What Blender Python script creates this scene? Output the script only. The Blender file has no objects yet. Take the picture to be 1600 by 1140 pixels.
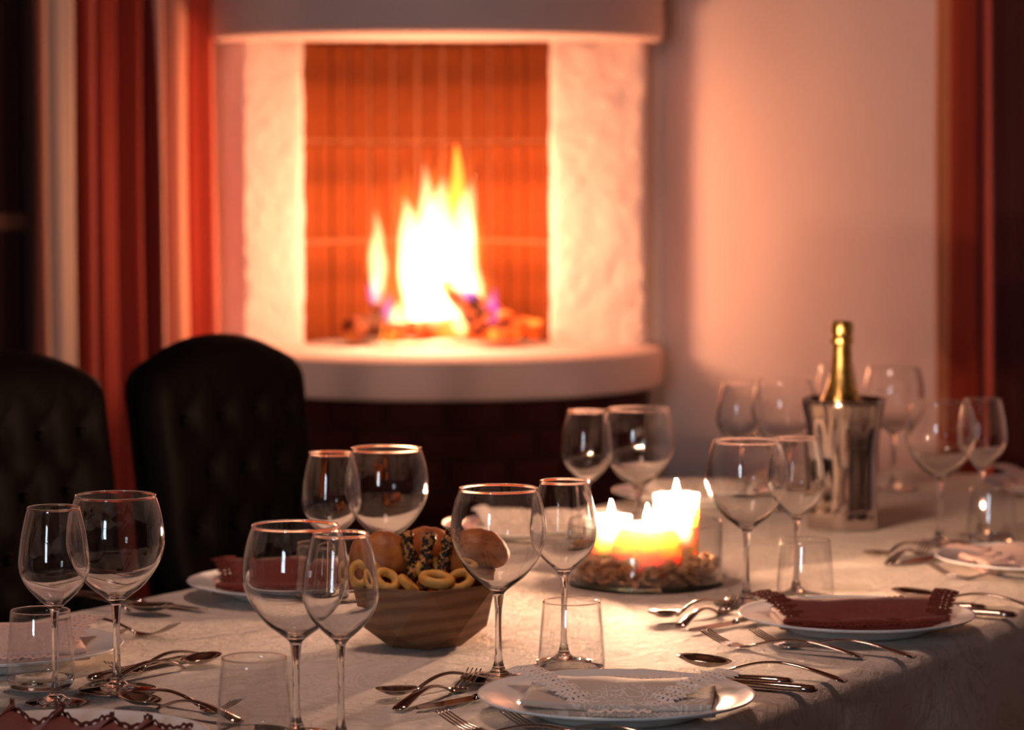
import bpy, bmesh, math, random
from mathutils import Vector, Matrix, noise

random.seed(7)
SC = bpy.context.scene
COL = SC.collection
PI = math.pi
R = math.radians

# ------------------------------------------------------------------ camera, world, light, exposure
FPX = 4667.0                       # focal length for a 1600 px wide frame (105 mm on 36 mm)
TABLE_Z = 0.76
CAM_Z = TABLE_Z + 0.571
PITCH = math.atan(325.0 / FPX)
cam_d = bpy.data.cameras.new('camera')
cam_d.sensor_width = 36.0
cam_d.lens = FPX / 1600.0 * 36.0
cam_d.clip_start = 0.05
cam_d.dof.use_dof = True
cam_d.dof.focus_distance = 3.17
cam_d.dof.aperture_fstop = 5.3
cam_d.dof.aperture_blades = 0
cam = bpy.data.objects.new('camera', cam_d)
COL.objects.link(cam)
cam.location = (0, 0, CAM_Z)
cam.rotation_euler = (PI / 2 - PITCH, 0, 0)
SC.camera = cam

w = bpy.data.worlds.new('world')
SC.world = w
w.use_nodes = True
w.node_tree.nodes['Background'].inputs[0].default_value = (0.01, 0.012, 0.02, 1)
w.node_tree.nodes['Background'].inputs[1].default_value = 1.0

SC.view_settings.view_transform = 'Standard'
SC.view_settings.look = 'None'
SC.view_settings.gamma = 1.0
SC.view_settings.use_curve_mapping = False
SC.view_settings.exposure = 0.12
cy = SC.cycles
cy.max_bounces = 14
cy.diffuse_bounces = 4
cy.glossy_bounces = 6
cy.transmission_bounces = 12
cy.transparent_max_bounces = 40
cy.volume_bounces = 0
cy.sample_clamp_indirect = 4.0
cy.sample_clamp_direct = 0.0
cy.caustics_reflective = False
cy.caustics_refractive = False
cy.use_denoising = True

FIRE_E = 17.5          # watts of the log fire's two flame lights together
CANDLE_E = 580.0       # emission strength of a candle flame
DAY_E = 21.0            # daylight window behind the camera
FILL_E = 36.0           # added fill globe above the table, out of view

AX = Vector((-0.172, 7.0))                  # fireplace axis
HEARTH_Z = 0.889
MANTLE_Z = 1.6005


def lamp(name, loc, energy, color, size):
    d = bpy.data.lights.new(name, 'POINT')
    d.energy = energy
    d.color = color
    d.shadow_soft_size = size
    o = bpy.data.objects.new(name, d)
    o.location = loc
    COL.objects.link(o)
    return o


lamp('fire_light', (AX.x - 0.02, AX.y - 0.13, HEARTH_Z + 0.22), FIRE_E * 0.62, (1.0, 0.47, 0.27), 0.09)
lamp('fire_light', (AX.x + 0.0, AX.y - 0.05, HEARTH_Z + 0.36), FIRE_E * 0.38, (1.0, 0.44, 0.22), 0.08)

# ------------------------------------------------------------------ node helpers


class NT:
    def __init__(self, name):
        m = bpy.data.materials.new(name)
        m.use_nodes = True
        self.m = m
        self.t = m.node_tree
        for n in list(self.t.nodes):
            self.t.nodes.remove(n)
        self.out = self.n('ShaderNodeOutputMaterial')

    def n(self, kind, **kw):
        nd = self.t.nodes.new(kind)
        for k, v in kw.items():
            if k.startswith('i_'):
                key = k[2:].replace('_', ' ')
                nd.inputs[key].default_value = v
            else:
                setattr(nd, k, v)
        return nd

    def l(self, a, b):
        self.t.links.new(a, b)

    def coord(self, scale=(1, 1, 1), kind='Object', rot=(0, 0, 0)):
        tc = self.n('ShaderNodeTexCoord')
        mp = self.n('ShaderNodeMapping')
        mp.inputs['Scale'].default_value = scale
        mp.inputs['Rotation'].default_value = rot
        self.l(tc.outputs[kind], mp.inputs[0])
        return mp.outputs[0]

    def noise(self, vec, scale, detail=4, rough=0.55, dist=0.0):
        n = self.n('ShaderNodeTexNoise')
        n.inputs['Scale'].default_value = scale
        n.inputs['Detail'].default_value = detail
        n.inputs['Roughness'].default_value = rough
        n.inputs['Distortion'].default_value = dist
        self.l(vec, n.inputs['Vector'])
        return n.outputs['Fac']

    def ramp(self, fac, stops, interp='LINEAR'):
        r = self.n('ShaderNodeValToRGB')
        cr = r.color_ramp
        cr.interpolation = interp
        while len(cr.elements) < len(stops):
            cr.elements.new(0.5)
        for e, (p, c) in zip(cr.elements, stops):
            e.position = p
            e.color = (*c, 1) if len(c) == 3 else c
        self.l(fac, r.inputs[0])
        return r.outputs[0]

    def math(self, op, a, b=None):
        n = self.n('ShaderNodeMath', operation=op)
        for i, x in enumerate((a, b)):
            if x is None:
                continue
            if isinstance(x, (int, float)):
                n.inputs[i].default_value = x
            else:
                self.l(x, n.inputs[i])
        return n.outputs[0]

    def bump(self, h, strength=0.3, dist=0.002, normal=None):
        b = self.n('ShaderNodeBump')
        b.inputs['Strength'].default_value = strength
        b.inputs['Distance'].default_value = dist
        self.l(h, b.inputs['Height'])
        if normal is not None:
            self.l(normal, b.inputs['Normal'])
        return b.outputs[0]

    def pbsdf(self, color=None, rough=0.5, metal=0.0, normal=None, spec=0.5, **kw):
        p = self.n('ShaderNodeBsdfPrincipled')
        if color is not None:
            if isinstance(color, tuple):
                p.inputs['Base Color'].default_value = (*color, 1)
            else:
                self.l(color, p.inputs['Base Color'])
        if isinstance(rough, (int, float)):
            p.inputs['Roughness'].default_value = rough
        else:
            self.l(rough, p.inputs['Roughness'])
        p.inputs['Metallic'].default_value = metal
        p.inputs['Specular IOR Level'].default_value = spec
        if normal is not None:
            self.l(normal, p.inputs['Normal'])
        for k, v in kw.items():
            p.inputs[k.replace('_', ' ')].default_value = v
        self.l(p.outputs[0], self.out.inputs[0])
        return p


def mat_plaster(name, col, scale=14, depth=0.006, strength=0.5):
    t = NT(name)
    v = t.coord()
    a = t.noise(v, scale, 5, 0.6)
    b = t.noise(v, scale * 5, 3, 0.6)
    h = t.math('ADD', a, t.math('MULTIPLY', b, 0.35))
    big = t.noise(v, 2.2, 3)
    c = t.ramp(big, [(0.3, tuple(x * 0.93 for x in col)), (0.7, col)])
    t.pbsdf(c, 0.85, normal=t.bump(h, strength, depth), spec=0.2)
    return t.m


def mat_simple(name, col, rough=0.5, metal=0.0, nscale=0, var=0.15, bump=0.0, spec=0.5):
    t = NT(name)
    if nscale:
        v = t.coord()
        f = t.noise(v, nscale, 4)
        c = t.ramp(f, [(0.3, tuple(x * (1 - var) for x in col)), (0.7, tuple(min(1, x * (1 + var)) for x in col))])
        nrm = t.bump(f, bump, 0.002) if bump else None
        t.pbsdf(c, rough, metal, nrm, spec)
    else:
        t.pbsdf(col, rough, metal, spec=spec)
    return t.m


def damask(t, v, scale):
    """scrolling leaf figure of a woven damask, 0..1"""
    f = t.noise(v, scale, 1.0, 0.4, 2.2)
    g = t.math('SINE', t.math('MULTIPLY', f, 46.0))
    big = t.noise(v, scale * 0.45, 1.0, 0.5)
    m = t.math('MULTIPLY', t.ramp(g, [(0.42, (0, 0, 0)), (0.58, (1, 1, 1))]), t.ramp(big, [(0.42, (0, 0, 0)), (0.5, (1, 1, 1))]))
    return m


def mat_cloth(name, col, col2, scale=22, wrinkle=0.0, weave=900, rough=0.8):
    t = NT(name)
    v = t.coord()
    d = damask(t, v, scale)
    mix = t.n('ShaderNodeMix', data_type='RGBA')
    t.l(d, mix.inputs['Factor'])
    mix.inputs['A'].default_value = (*col, 1)
    mix.inputs['B'].default_value = (*col2, 1)
    wv = t.noise(v, weave, 2, 0.6)
    h = t.math('ADD', t.math('MULTIPLY', wv, 0.6), t.math('MULTIPLY', d, 0.35))
    nrm = t.bump(h, 0.35, 0.0009)
    if wrinkle:
        wr = t.noise(t.coord((1, 1.5, 1)), 30, 6, 0.66, 0.8)
        nrm = t.bump(wr, wrinkle, 0.009, nrm)
    p = t.pbsdf(mix.outputs['Result'], rough, normal=nrm, spec=0.25)
    p.inputs['Sheen Weight'].default_value = 0.15
    return t.m


def mat_thin_glass(name):
    """one interface of a blown glass wall: clear straight through, Fresnel mirror at the surface"""
    t = NT(name)
    geo = t.n('ShaderNodeNewGeometry')
    ior = t.math('SUBTRACT', 1.6, t.math('MULTIPLY', geo.outputs['Backfacing'], 1.6 - 1 / 1.6))
    fr = t.n('ShaderNodeFresnel')
    t.l(ior, fr.inputs['IOR'])
    tr = t.n('ShaderNodeBsdfTransparent')
    tr.inputs[0].default_value = (0.985, 0.985, 0.985, 1)
    gl = t.n('ShaderNodeBsdfGlossy')
    gl.inputs['Roughness'].default_value = 0.0
    mx = t.n('ShaderNodeMixShader')
    t.l(fr.outputs[0], mx.inputs[0])
    t.l(tr.outputs[0], mx.inputs[1])
    t.l(gl.outputs[0], mx.inputs[2])
    t.l(mx.outputs[0], t.out.inputs[0])
    return t.m


def mat_glass(name, col=(1, 1, 1)):
    t = NT(name)
    g = t.n('ShaderNodeBsdfGlass')
    g.inputs['Color'].default_value = (*col, 1)
    g.inputs['Roughness'].default_value = 0.0
    g.inputs['IOR'].default_value = 1.5
    t.l(g.outputs[0], t.out.inputs[0])
    return t.m


def mat_emit(name, col, strength):
    t = NT(name)
    e = t.n('ShaderNodeEmission')
    e.inputs[0].default_value = (*col, 1)
    e.inputs[1].default_value = strength
    t.l(e.outputs[0], t.out.inputs[0])
    return t.m


def mat_flame_volume(name, col, strength):
    t = NT(name)
    e = t.n('ShaderNodeEmission')
    e.inputs[0].default_value = (*col, 1)
    e.inputs[1].default_value = strength
    t.l(e.outputs[0], t.out.inputs['Volume'])
    return t.m


def mat_leather(name, col):
    t = NT(name)
    v = t.coord()
    vo = t.n('ShaderNodeTexVoronoi')
    vo.inputs['Scale'].default_value = 160
    t.l(v, vo.inputs['Vector'])
    f = t.noise(v, 6, 3)
    c = t.ramp(f, [(0.3, tuple(x * 0.7 for x in col)), (0.7, col)])
    t.pbsdf(c, 0.6, normal=t.bump(vo.outputs['Distance'], 0.2, 0.001), spec=0.03)
    return t.m


def mat_wood(name, c1, c2, scale=18, rot=(0, 0, 0), rough=0.55):
    t = NT(name)
    v = t.coord((1, 1, 3.0), rot=rot)
    wv = t.n('ShaderNodeTexWave', wave_type='BANDS', bands_direction='Z')
    wv.inputs['Scale'].default_value = scale
    wv.inputs['Distortion'].default_value = 7.0
    wv.inputs['Detail'].default_value = 3.0
    wv.inputs['Detail Scale'].default_value = 0.8
    t.l(v, wv.inputs['Vector'])
    c = t.ramp(wv.outputs['Fac'], [(0.1, c1), (0.8, c2)])
    t.pbsdf(c, rough, normal=t.bump(wv.outputs['Fac'], 0.15, 0.001), spec=0.35)
    return t.m


def mat_stripes(name, stops):
    """curtain fabric: woven stripes across the width (UV u), some bands painting fold light and shade"""
    t = NT(name)
    uv = t.n('ShaderNodeUVMap')
    sp = t.n('ShaderNodeSeparateXYZ')
    t.l(uv.outputs[0], sp.inputs[0])
    c = t.ramp(sp.outputs[0], stops, 'CONSTANT')
    v = t.coord((1, 1, 0.15))
    f = t.noise(v, 400, 2)
    p = t.pbsdf(c, 0.75, normal=t.bump(f, 0.15, 0.001), spec=0.2)
    p.inputs['Sheen Weight'].default_value = 0.2
    return t.m


def mat_bread(name, c1, c2, dark=(0.10, 0.03, 0.01)):
    t = NT(name)
    v = t.coord()
    f = t.noise(v, 45, 5, 0.6)
    c = t.ramp(f, [(0.25, dark), (0.42, c1), (0.7, c2)])
    t.pbsdf(c, 0.5, normal=t.bump(f, 0.4, 0.003), spec=0.35)
    return t.m


def mat_seeded(name):
    t = NT(name)
    v = t.coord()
    f = t.noise(v, 210, 3, 0.6)
    c = t.ramp(f, [(0.50, (0.012, 0.009, 0.008)), (0.57, (0.55, 0.22, 0.05))])
    t.pbsdf(c, 0.55, normal=t.bump(f, 0.8, 0.003), spec=0.3)
    return t.m


def mat_wax(name):
    t = NT(name)
    p = t.pbsdf((0.93, 0.83, 0.70), 0.4, spec=0.2)
    p.subsurface_method = 'RANDOM_WALK'
    p.inputs['Subsurface Weight'].default_value = 1.0
    p.inputs['Subsurface Radius'].default_value = (1.0, 0.74, 0.54)
    p.inputs['Subsurface Scale'].default_value = 0.027
    return t.m


def mat_ember_log(name, heat):
    t = NT(name)
    v = t.coord((1, 1, 1))
    f = t.noise(v, 22, 5, 0.65)
    g = t.noise(v, 9, 2, 0.5)
    c = t.ramp(f, [(0.35, (0.015, 0.01, 0.008)), (0.65, (0.16, 0.05, 0.025))])
    hot = t.ramp(t.math('ADD', t.math('MULTIPLY', f, 0.6), t.math('MULTIPLY', g, 0.5)),
                 [(0.50, (0, 0, 0)), (0.58, (0.9, 0.06, 0.005)), (0.70, (1, 0.25, 0.03))])
    p = t.pbsdf(c, 0.9, normal=t.bump(f, 0.8, 0.008), spec=0.1)
    t.l(hot, p.inputs['Emission Color'])
    p.inputs['Emission Strength'].default_value = heat
    return t.m


PLASTER = (0.82, 0.63, 0.585)
M = {}
M['wall'] = mat_plaster('wall_plaster', (0.80, 0.62, 0.58), 5, 0.004, 0.25)
M['hearth'] = mat_plaster('hearth_plaster', (0.78, 0.60, 0.56), 10, 0.006, 0.4)
M['pillar'] = mat_plaster('pillar_plaster', (0.86, 0.70, 0.63), 22, 0.012, 0.75)
M['mortar'] = mat_simple('mortar', (0.33, 0.12, 0.055), 0.9, 0, 30, 0.15, 0.3)
M['dark_panel'] = mat_simple('dark_wall_paint', (0.085, 0.045, 0.042), 0.8, 0, 5, 0.15)
M['firebrick'] = mat_simple('firebrick', (0.20, 0.046, 0.010), 0.85, 0, 9, 0.4, 0.3, 0.2)
M['brick'] = mat_simple('dark_brick', (0.042, 0.0075, 0.0075), 0.75, 0, 12, 0.5, 0.4, 0.15)
M['brick_mortar'] = mat_simple('dark_mortar', (0.022, 0.005, 0.005), 0.9, 0, 30, 0.2)
M['floor'] = mat_wood('floor_wood', (0.09, 0.035, 0.02), (0.16, 0.065, 0.035), 4)
M['ceiling'] = mat_wood('ceiling_boards', (0.05, 0.022, 0.014), (0.10, 0.045, 0.028), 5)
M['ash'] = mat_simple('ash', (0.42, 0.36, 0.33), 0.95, 0, 40, 0.3, 0.6)
M['log'] = mat_ember_log('burning_log', 2.2)
M['log_dull'] = mat_ember_log('smouldering_log', 0.45)
M['flame_out'] = mat_flame_volume('flame_outer', (1.0, 0.24, 0.03), 7.5)
M['flame_in'] = mat_flame_volume('flame_core', (1.0, 0.62, 0.26), 75.0)
M['flame_violet'] = mat_flame_volume('flame_violet', (0.42, 0.13, 1.0), 22.0)
M['cloth'] = mat_cloth('tablecloth', (0.76, 0.66, 0.58), (0.66, 0.565, 0.485), 9, 1.0, 1100, 0.72)
M['nap_cream'] = mat_cloth('napkin_cream', (0.56, 0.46, 0.385), (0.76, 0.67, 0.61), 24, 0.1, 1500)
M['nap_rose'] = mat_cloth('napkin_rose', (0.60, 0.40, 0.34), (0.66, 0.47, 0.41), 34, 0.1, 1500)
M['nap_brown'] = mat_cloth('napkin_brown', (0.165, 0.028, 0.016), (0.20, 0.036, 0.021), 34, 0.1, 1500)
M['lace_cream'] = mat_simple('lace_cream', (0.80, 0.69, 0.62), 0.85, 0, 600, 0.1, 0.3, 0.2)
M['lace_rose'] = mat_simple('lace_rose', (0.66, 0.46, 0.40), 0.85, 0, 600, 0.1, 0.3, 0.2)
M['lace_brown'] = mat_simple('lace_brown', (0.13, 0.026, 0.017), 0.85, 0, 600, 0.1, 0.3, 0.2)
M['porcelain'] = mat_simple('porcelain', (0.80, 0.80, 0.80), 0.12, 0, 0)
M['thin'] = mat_thin_glass('blown_glass')
M['glass'] = mat_glass('solid_glass')
M['dish_glass'] = mat_glass('dish_glass', (0.93, 1.0, 0.97))
M['steel'] = mat_simple('cutlery_steel', (0.54, 0.46, 0.41), 0.08, 1.0)
M['bucket'] = mat_simple('bucket_steel', (0.66, 0.58, 0.54), 0.04, 1.0)
M['foil'] = mat_simple('gold_foil', (0.56, 0.36, 0.11), 0.30, 1.0, 90, 0.25, 0.5)
M['bottle'] = mat_simple('dark_bottle', (0.010, 0.016, 0.008), 0.08, 0)
M['wax'] = mat_wax('candle_wax')
M['wick'] = mat_simple('wick', (0.02, 0.015, 0.01), 0.9)
M['candle_flame'] = mat_emit('candle_flame', (1.0, 0.57, 0.34), CANDLE_E * 20)
M['chip'] = mat_bread('dried_petals', (0.62, 0.31, 0.14), (0.85, 0.56, 0.32), (0.36, 0.15, 0.06))
M['bowlwood'] = mat_wood('olive_wood', (0.17, 0.072, 0.032), (0.25, 0.115, 0.053), 9, (0.5, 0.3, 0.6))
M['roll'] = mat_bread('bread_roll', (0.34, 0.095, 0.018), (0.50, 0.17, 0.040))
M['taralli'] = mat_bread('ring_cracker', (0.66, 0.29, 0.05), (0.78, 0.42, 0.10), (0.4, 0.15, 0.03))
M['stick'] = mat_seeded('seeded_breadstick')
M['leather'] = mat_leather('dark_leather', (0.0013, 0.0007, 0.0008))
M['darkwood'] = mat_wood('dark_wood', (0.03, 0.012, 0.008), (0.07, 0.03, 0.02), 10)
M['red_stripe'] = mat_stripes('red_striped_curtain', [
    (0.0, (0.23, 0.020, 0.009)), (0.46, (0.13, 0.012, 0.008)), (0.57, (0.62, 0.30, 0.24)), (0.61, (0.13, 0.012, 0.008)),
    (0.70, (0.62, 0.26, 0.17)), (0.78, (0.50, 0.060, 0.028)), (0.93, (0.60, 0.17, 0.11))])
M['beige_stripe'] = mat_stripes('beige_striped_curtain', [
    (0.0, (0.20, 0.06, 0.04)), (0.12, (0.44, 0.30, 0.25)), (0.32, (0.40, 0.16, 0.09)), (0.45, (0.52, 0.38, 0.32)), (0.88, (0.62, 0.46, 0.38))])
M['rust_fold_tones'] = mat_stripes('rust_curtain', [  # orange band paints the firelit edge, dark bands paint shade in the folds
    (0.0, (0.66, 0.22, 0.10)), (0.10, (0.36, 0.040, 0.016)), (0.25, (0.13, 0.016, 0.012)), (0.31, (0.42, 0.045, 0.022)),
    (0.43, (0.075, 0.014, 0.012)), (0.68, (0.42, 0.20, 0.12)), (0.74, (0.36, 0.040, 0.018))])
M['day'] = mat_emit('daylight_pane', (0.74, 0.86, 1.0), DAY_E)
M['fill_glow'] = mat_emit('fill_globe', (1.0, 0.62, 0.48), FILL_E)
M['night'] = mat_simple('dark_window_pane', (0.05, 0.020, 0.018), 0.25)
M['frame'] = mat_simple('painted_frame', (0.20, 0.075, 0.05), 0.5)
M['brass'] = mat_simple('brass', (0.5, 0.33, 0.14), 0.3, 1.0)

# ------------------------------------------------------------------ object helpers


def mesh_obj(name, verts, faces, mat, parent=None, smooth=True, uv=None, loc=None):
    me = bpy.data.meshes.new(name)
    me.from_pydata([tuple(v) for v in verts], [], faces)
    me.validate()
    bm = bmesh.new()
    bm.from_mesh(me)
    bmesh.ops.recalc_face_normals(bm, faces=bm.faces)
    bm.to_mesh(me)
    bm.free()
    if uv is not None:
        lay = me.uv_layers.new(name='UVMap')
        for lp in me.loops:
            lay.data[lp.index].uv = uv[lp.vertex_index]
    if smooth:
        me.polygons.foreach_set('use_smooth', [True] * len(me.polygons))
    me.materials.append(M[mat] if isinstance(mat, str) else mat)
    o = bpy.data.objects.new(name, me)
    COL.objects.link(o)
    if parent:
        o.parent = parent
    if loc is not None:
        o.location = loc
    return o


def auto_smooth(o, deg=35):
    me = o.data
    bm = bmesh.new()
    bm.from_mesh(me)
    for e in bm.edges:
        if len(e.link_faces) == 2 and e.calc_face_angle(0) > R(deg):
            e.smooth = False
    bm.to_mesh(me)
    bm.free()
    return o


def tag(o, label=None, cat=None, group=None, kind=None):
    if label:
        o['label'] = label
    if cat:
        o['category'] = cat
    if group:
        o['group'] = group
    if kind:
        o['kind'] = kind
    return o


def thing(name, label, cat, loc=(0, 0, 0), rz=0.0, group=None):
    o = bpy.data.objects.new(name, None)
    COL.objects.link(o)
    o.empty_display_size = 0.05
    o.location = loc
    o.rotation_euler = (0, 0, rz)
    return tag(o, label, cat, group)


def dup(root, loc, rz, label, group=None, scale=None):
    r = root.copy()
    COL.objects.link(r)
    r.location = loc
    r.rotation_euler = (0, 0, rz)
    r['label'] = label
    if group:
        r['group'] = group
    if scale:
        r.scale = scale
    for ch in list(root.children):
        c = ch.copy()
        COL.objects.link(c)
        c.parent = r
        for g in list(ch.children):
            d = g.copy()
            COL.objects.link(d)
            d.parent = c
    return r


def lathe(profile, seg=48, close_ring=False, rfun=None):
    """profile: list of (r, z).  r == 0 gives a pole."""
    vs, fs, rings = [], [], []
    for r, z in profile:
        if r < 1e-7:
            rings.append([len(vs)])
            vs.append((0, 0, z))
        else:
            ring = []
            for k in range(seg):
                a = 2 * PI * k / seg
                rr = rfun(r, z, a) if rfun else r
                ring.append(len(vs))
                vs.append((rr * math.cos(a), rr * math.sin(a), z))
            rings.append(ring)
    pairs = list(zip(rings, rings[1:]))
    if close_ring:
        pairs.append((rings[-1], rings[0]))
    for a, b in pairs:
        if len(a) == 1 and len(b) == 1:
            continue
        for k in range(seg):
            k2 = (k + 1) % seg
            if len(a) == 1:
                fs.append((a[0], b[k], b[k2]))
            elif len(b) == 1:
                fs.append((a[k2], a[k], b[0]))
            else:
                fs.append((a[k], b[k], b[k2], a[k2]))
    return vs, fs


def tube(path, radii, seg=10, flat=1.0, up=Vector((0, 0, 1)), cap=True):
    """swept tube; flat scales the cross-section along 'up'"""
    vs, fs, rings = [], [], []
    n = len(path)
    P = [Vector(p) for p in path]
    for i in range(n):
        d = (P[min(i + 1, n - 1)] - P[max(i - 1, 0)]).normalized()
        s = d.cross(up)
        if s.length < 1e-5:
            s = d.cross(Vector((0, 1, 0.01)))
        s.normalize()
        u2 = s.cross(d).normalized()
        rad = radii[i] if not isinstance(radii, (int, float)) else radii
        rw, rh = rad if isinstance(rad, tuple) else (rad, rad * flat)
        ring = []
        for k in range(seg):
            a = 2 * PI * k / seg
            ring.append(len(vs))
            vs.append(P[i] + s * (rw * math.cos(a)) + u2 * (rh * math.sin(a)))
        rings.append(ring)
    for a, b in zip(rings, rings[1:]):
        for k in range(seg):
            k2 = (k + 1) % seg
            fs.append((a[k], a[k2], b[k2], b[k]))
    if cap:
        fs.append(tuple(rings[0][::-1]))
        fs.append(tuple(rings[-1]))
    return vs, fs


def join(*parts):
    vs, fs = [], []
    for v, f in parts:
        o = len(vs)
        vs += list(v)
        fs += [tuple(i + o for i in q) for q in f]
    return vs, fs


def moved(vf, mat4):
    return [mat4 @ Vector(v) for v in vf[0]], vf[1]


def box(x0, x1, y0, y1, z0, z1, bev=0.0, seg=2):
    bm = bmesh.new()
    bmesh.ops.create_cube(bm, size=1.0)
    for v in bm.verts:
        v.co = Vector(((x0 + x1) / 2 + v.co.x * (x1 - x0), (y0 + y1) / 2 + v.co.y * (y1 - y0), (z0 + z1) / 2 + v.co.z * (z1 - z0)))
    if bev > 0:
        bmesh.ops.bevel(bm, geom=bm.edges[:], offset=bev, segments=seg, affect='EDGES', profile=0.5)
    bm.verts.index_update()
    vs = [v.co.copy() for v in bm.verts]
    fs = [tuple(v.index for v in f.verts) for f in bm.faces]
    bm.free()
    return vs, fs


def prism(poly, z0, z1):
    n = len(poly)
    vs = [(x, y, z0) for x, y in poly] + [(x, y, z1) for x, y in poly]
    fs = [tuple(range(n))[::-1], tuple(range(n, 2 * n))]
    for i in range(n):
        j = (i + 1) % n
        fs.append((i, j, n + j, n + i))
    return vs, fs


def grid_faces(nu, nv, base=0):
    return [(base + i * (nv + 1) + j, base + (i + 1) * (nv + 1) + j, base + (i + 1) * (nv + 1) + j + 1, base + i * (nv + 1) + j + 1)
            for i in range(nu) for j in range(nv)]


def spline(pts, n):
    """Catmull-Rom through 2-D points"""
    out = []
    m = len(pts)
    for i in range(m - 1):
        p0, p1, p2, p3 = pts[max(i - 1, 0)], pts[i], pts[i + 1], pts[min(i + 2, m - 1)]
        for k in range(n):
            t = k / n
            out.append(tuple(0.5 * ((2 * b) + (-a + c) * t + (2 * a - 5 * b + 4 * c - d) * t * t + (-a + 3 * b - 3 * c + d) * t ** 3)
                             for a, b, c, d in zip(p0, p1, p2, p3)))
    out.append(tuple(pts[-1]))
    return out


def W(px, py, z=0.0):
    """a place on the table (height z above the cloth) worked out from the survey of the photograph"""
    dx, dy = (px - 800) / FPX, (570 - py) / FPX
    f = Vector((0, math.cos(PITCH), -math.sin(PITCH)))
    u = Vector((0, math.sin(PITCH), math.cos(PITCH)))
    d = f + Vector((dx, 0, 0)) + u * dy
    t = (TABLE_Z + z - CAM_Z) / d.z
    return Vector((0, 0, CAM_Z)) + d * t


# table axes: U runs along the table away from the camera, N points to the diners on the right-hand side
U = Vector((0.515, 0.857, 0)).normalized()
N = Vector((0.857, -0.515, 0)).normalized()


def tn(s, n, z=0.0):
    return U * s + N * n + Vector((0, 0, z))


# ------------------------------------------------------------------ room shell (square room seen from its far corner)
C0 = Vector((-0.172, 7.632, 0))
RD = Vector((0.70711, -0.70711, 0))     # along the right wall
LD = Vector((-0.70711, -0.70711, 0))    # along the left wall
RL = 6.8
CEIL = 2.75


def wl(r, l, z=0.0):
    return C0 + RD * r + LD * l + Vector((0, 0, z))


def slab_quad(name, a, b, z0, z1, th, inward, mat, parent=None):
    """wall slab between plan points a and b, thickness th away from the room"""
    o = -inward * th
    vs = []
    for p in (a, b, b + o, a + o):
        vs.append(Vector((p.x, p.y, z0)))
    for p in (a, b, b + o, a + o):
        vs.append(Vector((p.x, p.y, z1)))
    fs = [(0, 1, 5, 4), (1, 2, 6, 5), (2, 3, 7, 6), (3, 0, 4, 7), (4, 5, 6, 7), (3, 2, 1, 0)]
    return mesh_obj(name, vs, fs, mat, parent, smooth=False)


floor_poly = [wl(-0.15, -0.15), wl(RL + .15, -0.15), wl(RL + .15, RL + .15), wl(-0.15, RL + .15)]
fv, ff = prism([(p.x, p.y) for p in floor_poly], -0.1, 0.0)
tag(mesh_obj('floor', fv, ff, 'floor', smooth=False), kind='structure')
fv, ff = prism([(p.x, p.y) for p in floor_poly], CEIL, CEIL + 0.1)
tag(mesh_obj('ceiling', fv, ff, 'ceiling', smooth=False), kind='structure')
tag(slab_quad('wall_right', wl(0, 0), wl(RL, 0), 0, CEIL, 0.14, LD, 'wall'), kind='structure')
# left wall with an opening for the dark window (1.28..2.4 m along it)
WIN_L0, WIN_L1, WIN_Z0, WIN_Z1 = 1.20, 2.3, 0.55, 2.25


def wall_with_opening(name, a, d, length, t0, t1, z0, z1, inward, mat='wall'):
    root = None
    parts = []
    for (s0, s1, q0, q1) in ((0, t0, 0, CEIL), (t1, length, 0, CEIL), (t0, t1, 0, z0), (t0, t1, z1, CEIL)):
        o = -inward * 0.14
        p, q = a + d * s0, a + d * s1
        vs = [Vector((v.x, v.y, z)) for z in (q0, q1) for v in (p, q, q + o, p + o)]
        fs = [(0, 1, 5, 4), (1, 2, 6, 5), (2, 3, 7, 6), (3, 0, 4, 7), (4, 5, 6, 7), (3, 2, 1, 0)]
        parts.append((vs, fs))
    vs, fs = join(*parts)
    return tag(mesh_obj(name, vs, fs, mat, smooth=False), kind='structure')


wall_with_opening('wall_left', wl(0, 0), LD, RL, WIN_L0, WIN_L1, WIN_Z0, WIN_Z1, RD)
tag(slab_quad('wall_back', wl(RL, 0), wl(RL, RL), 0, CEIL, 0.14, -RD, 'dark_panel'), kind='structure')
DAY0, DAY1 = 4.48, 5.08
wall_with_opening('wall_front', wl(0, RL), RD, RL, DAY0, DAY1, 0.85, 2.2, -LD, 'dark_panel')


def window(name, a, d, inward, t0, t1, z0, z1, pane_mat, rails):
    root = thing(name, None, None)
    root['kind'] = 'structure'

    def bar(nm, s0, s1, q0, q1, depth=0.06, back=0.04, mat='frame'):
        o1, o2 = -inward * back, -inward * (back + depth)
        p, q = a + d * s0, a + d * s1
        vs = [Vector((v.x, v.y, z)) for z in (q0, q1) for v in (p + o1, q + o1, q + o2, p + o2)]
        fs = [(0, 1, 5, 4), (1, 2, 6, 5), (2, 3, 7, 6), (3, 0, 4, 7), (4, 5, 6, 7), (3, 2, 1, 0)]
        o = mesh_obj(nm, vs, fs, mat, root, smooth=False)
        return o
    fw = 0.05
    bar('window_frame', t0, t0 + fw, z0, z1)
    bar('window_frame', t1 - fw, t1, z0, z1)
    bar('window_frame', t0 + fw, t1 - fw, z1 - fw, z1)
    bar('window_frame', t0 + fw, t1 - fw, z0, z0 + fw)
    zs = [z0 + fw] + rails + [z1 - fw]
    for r in rails:
        bar('window_rail', t0 + fw, t1 - fw, r - 0.018, r + 0.018)
    for i in range(len(zs) - 1):
        bar('window_pane', t0 + fw, t1 - fw, zs[i] + (0.018 if i else 0), zs[i + 1] - (0.018 if i < len(zs) - 2 else 0), 0.008, 0.066, pane_mat)
    return root


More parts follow.
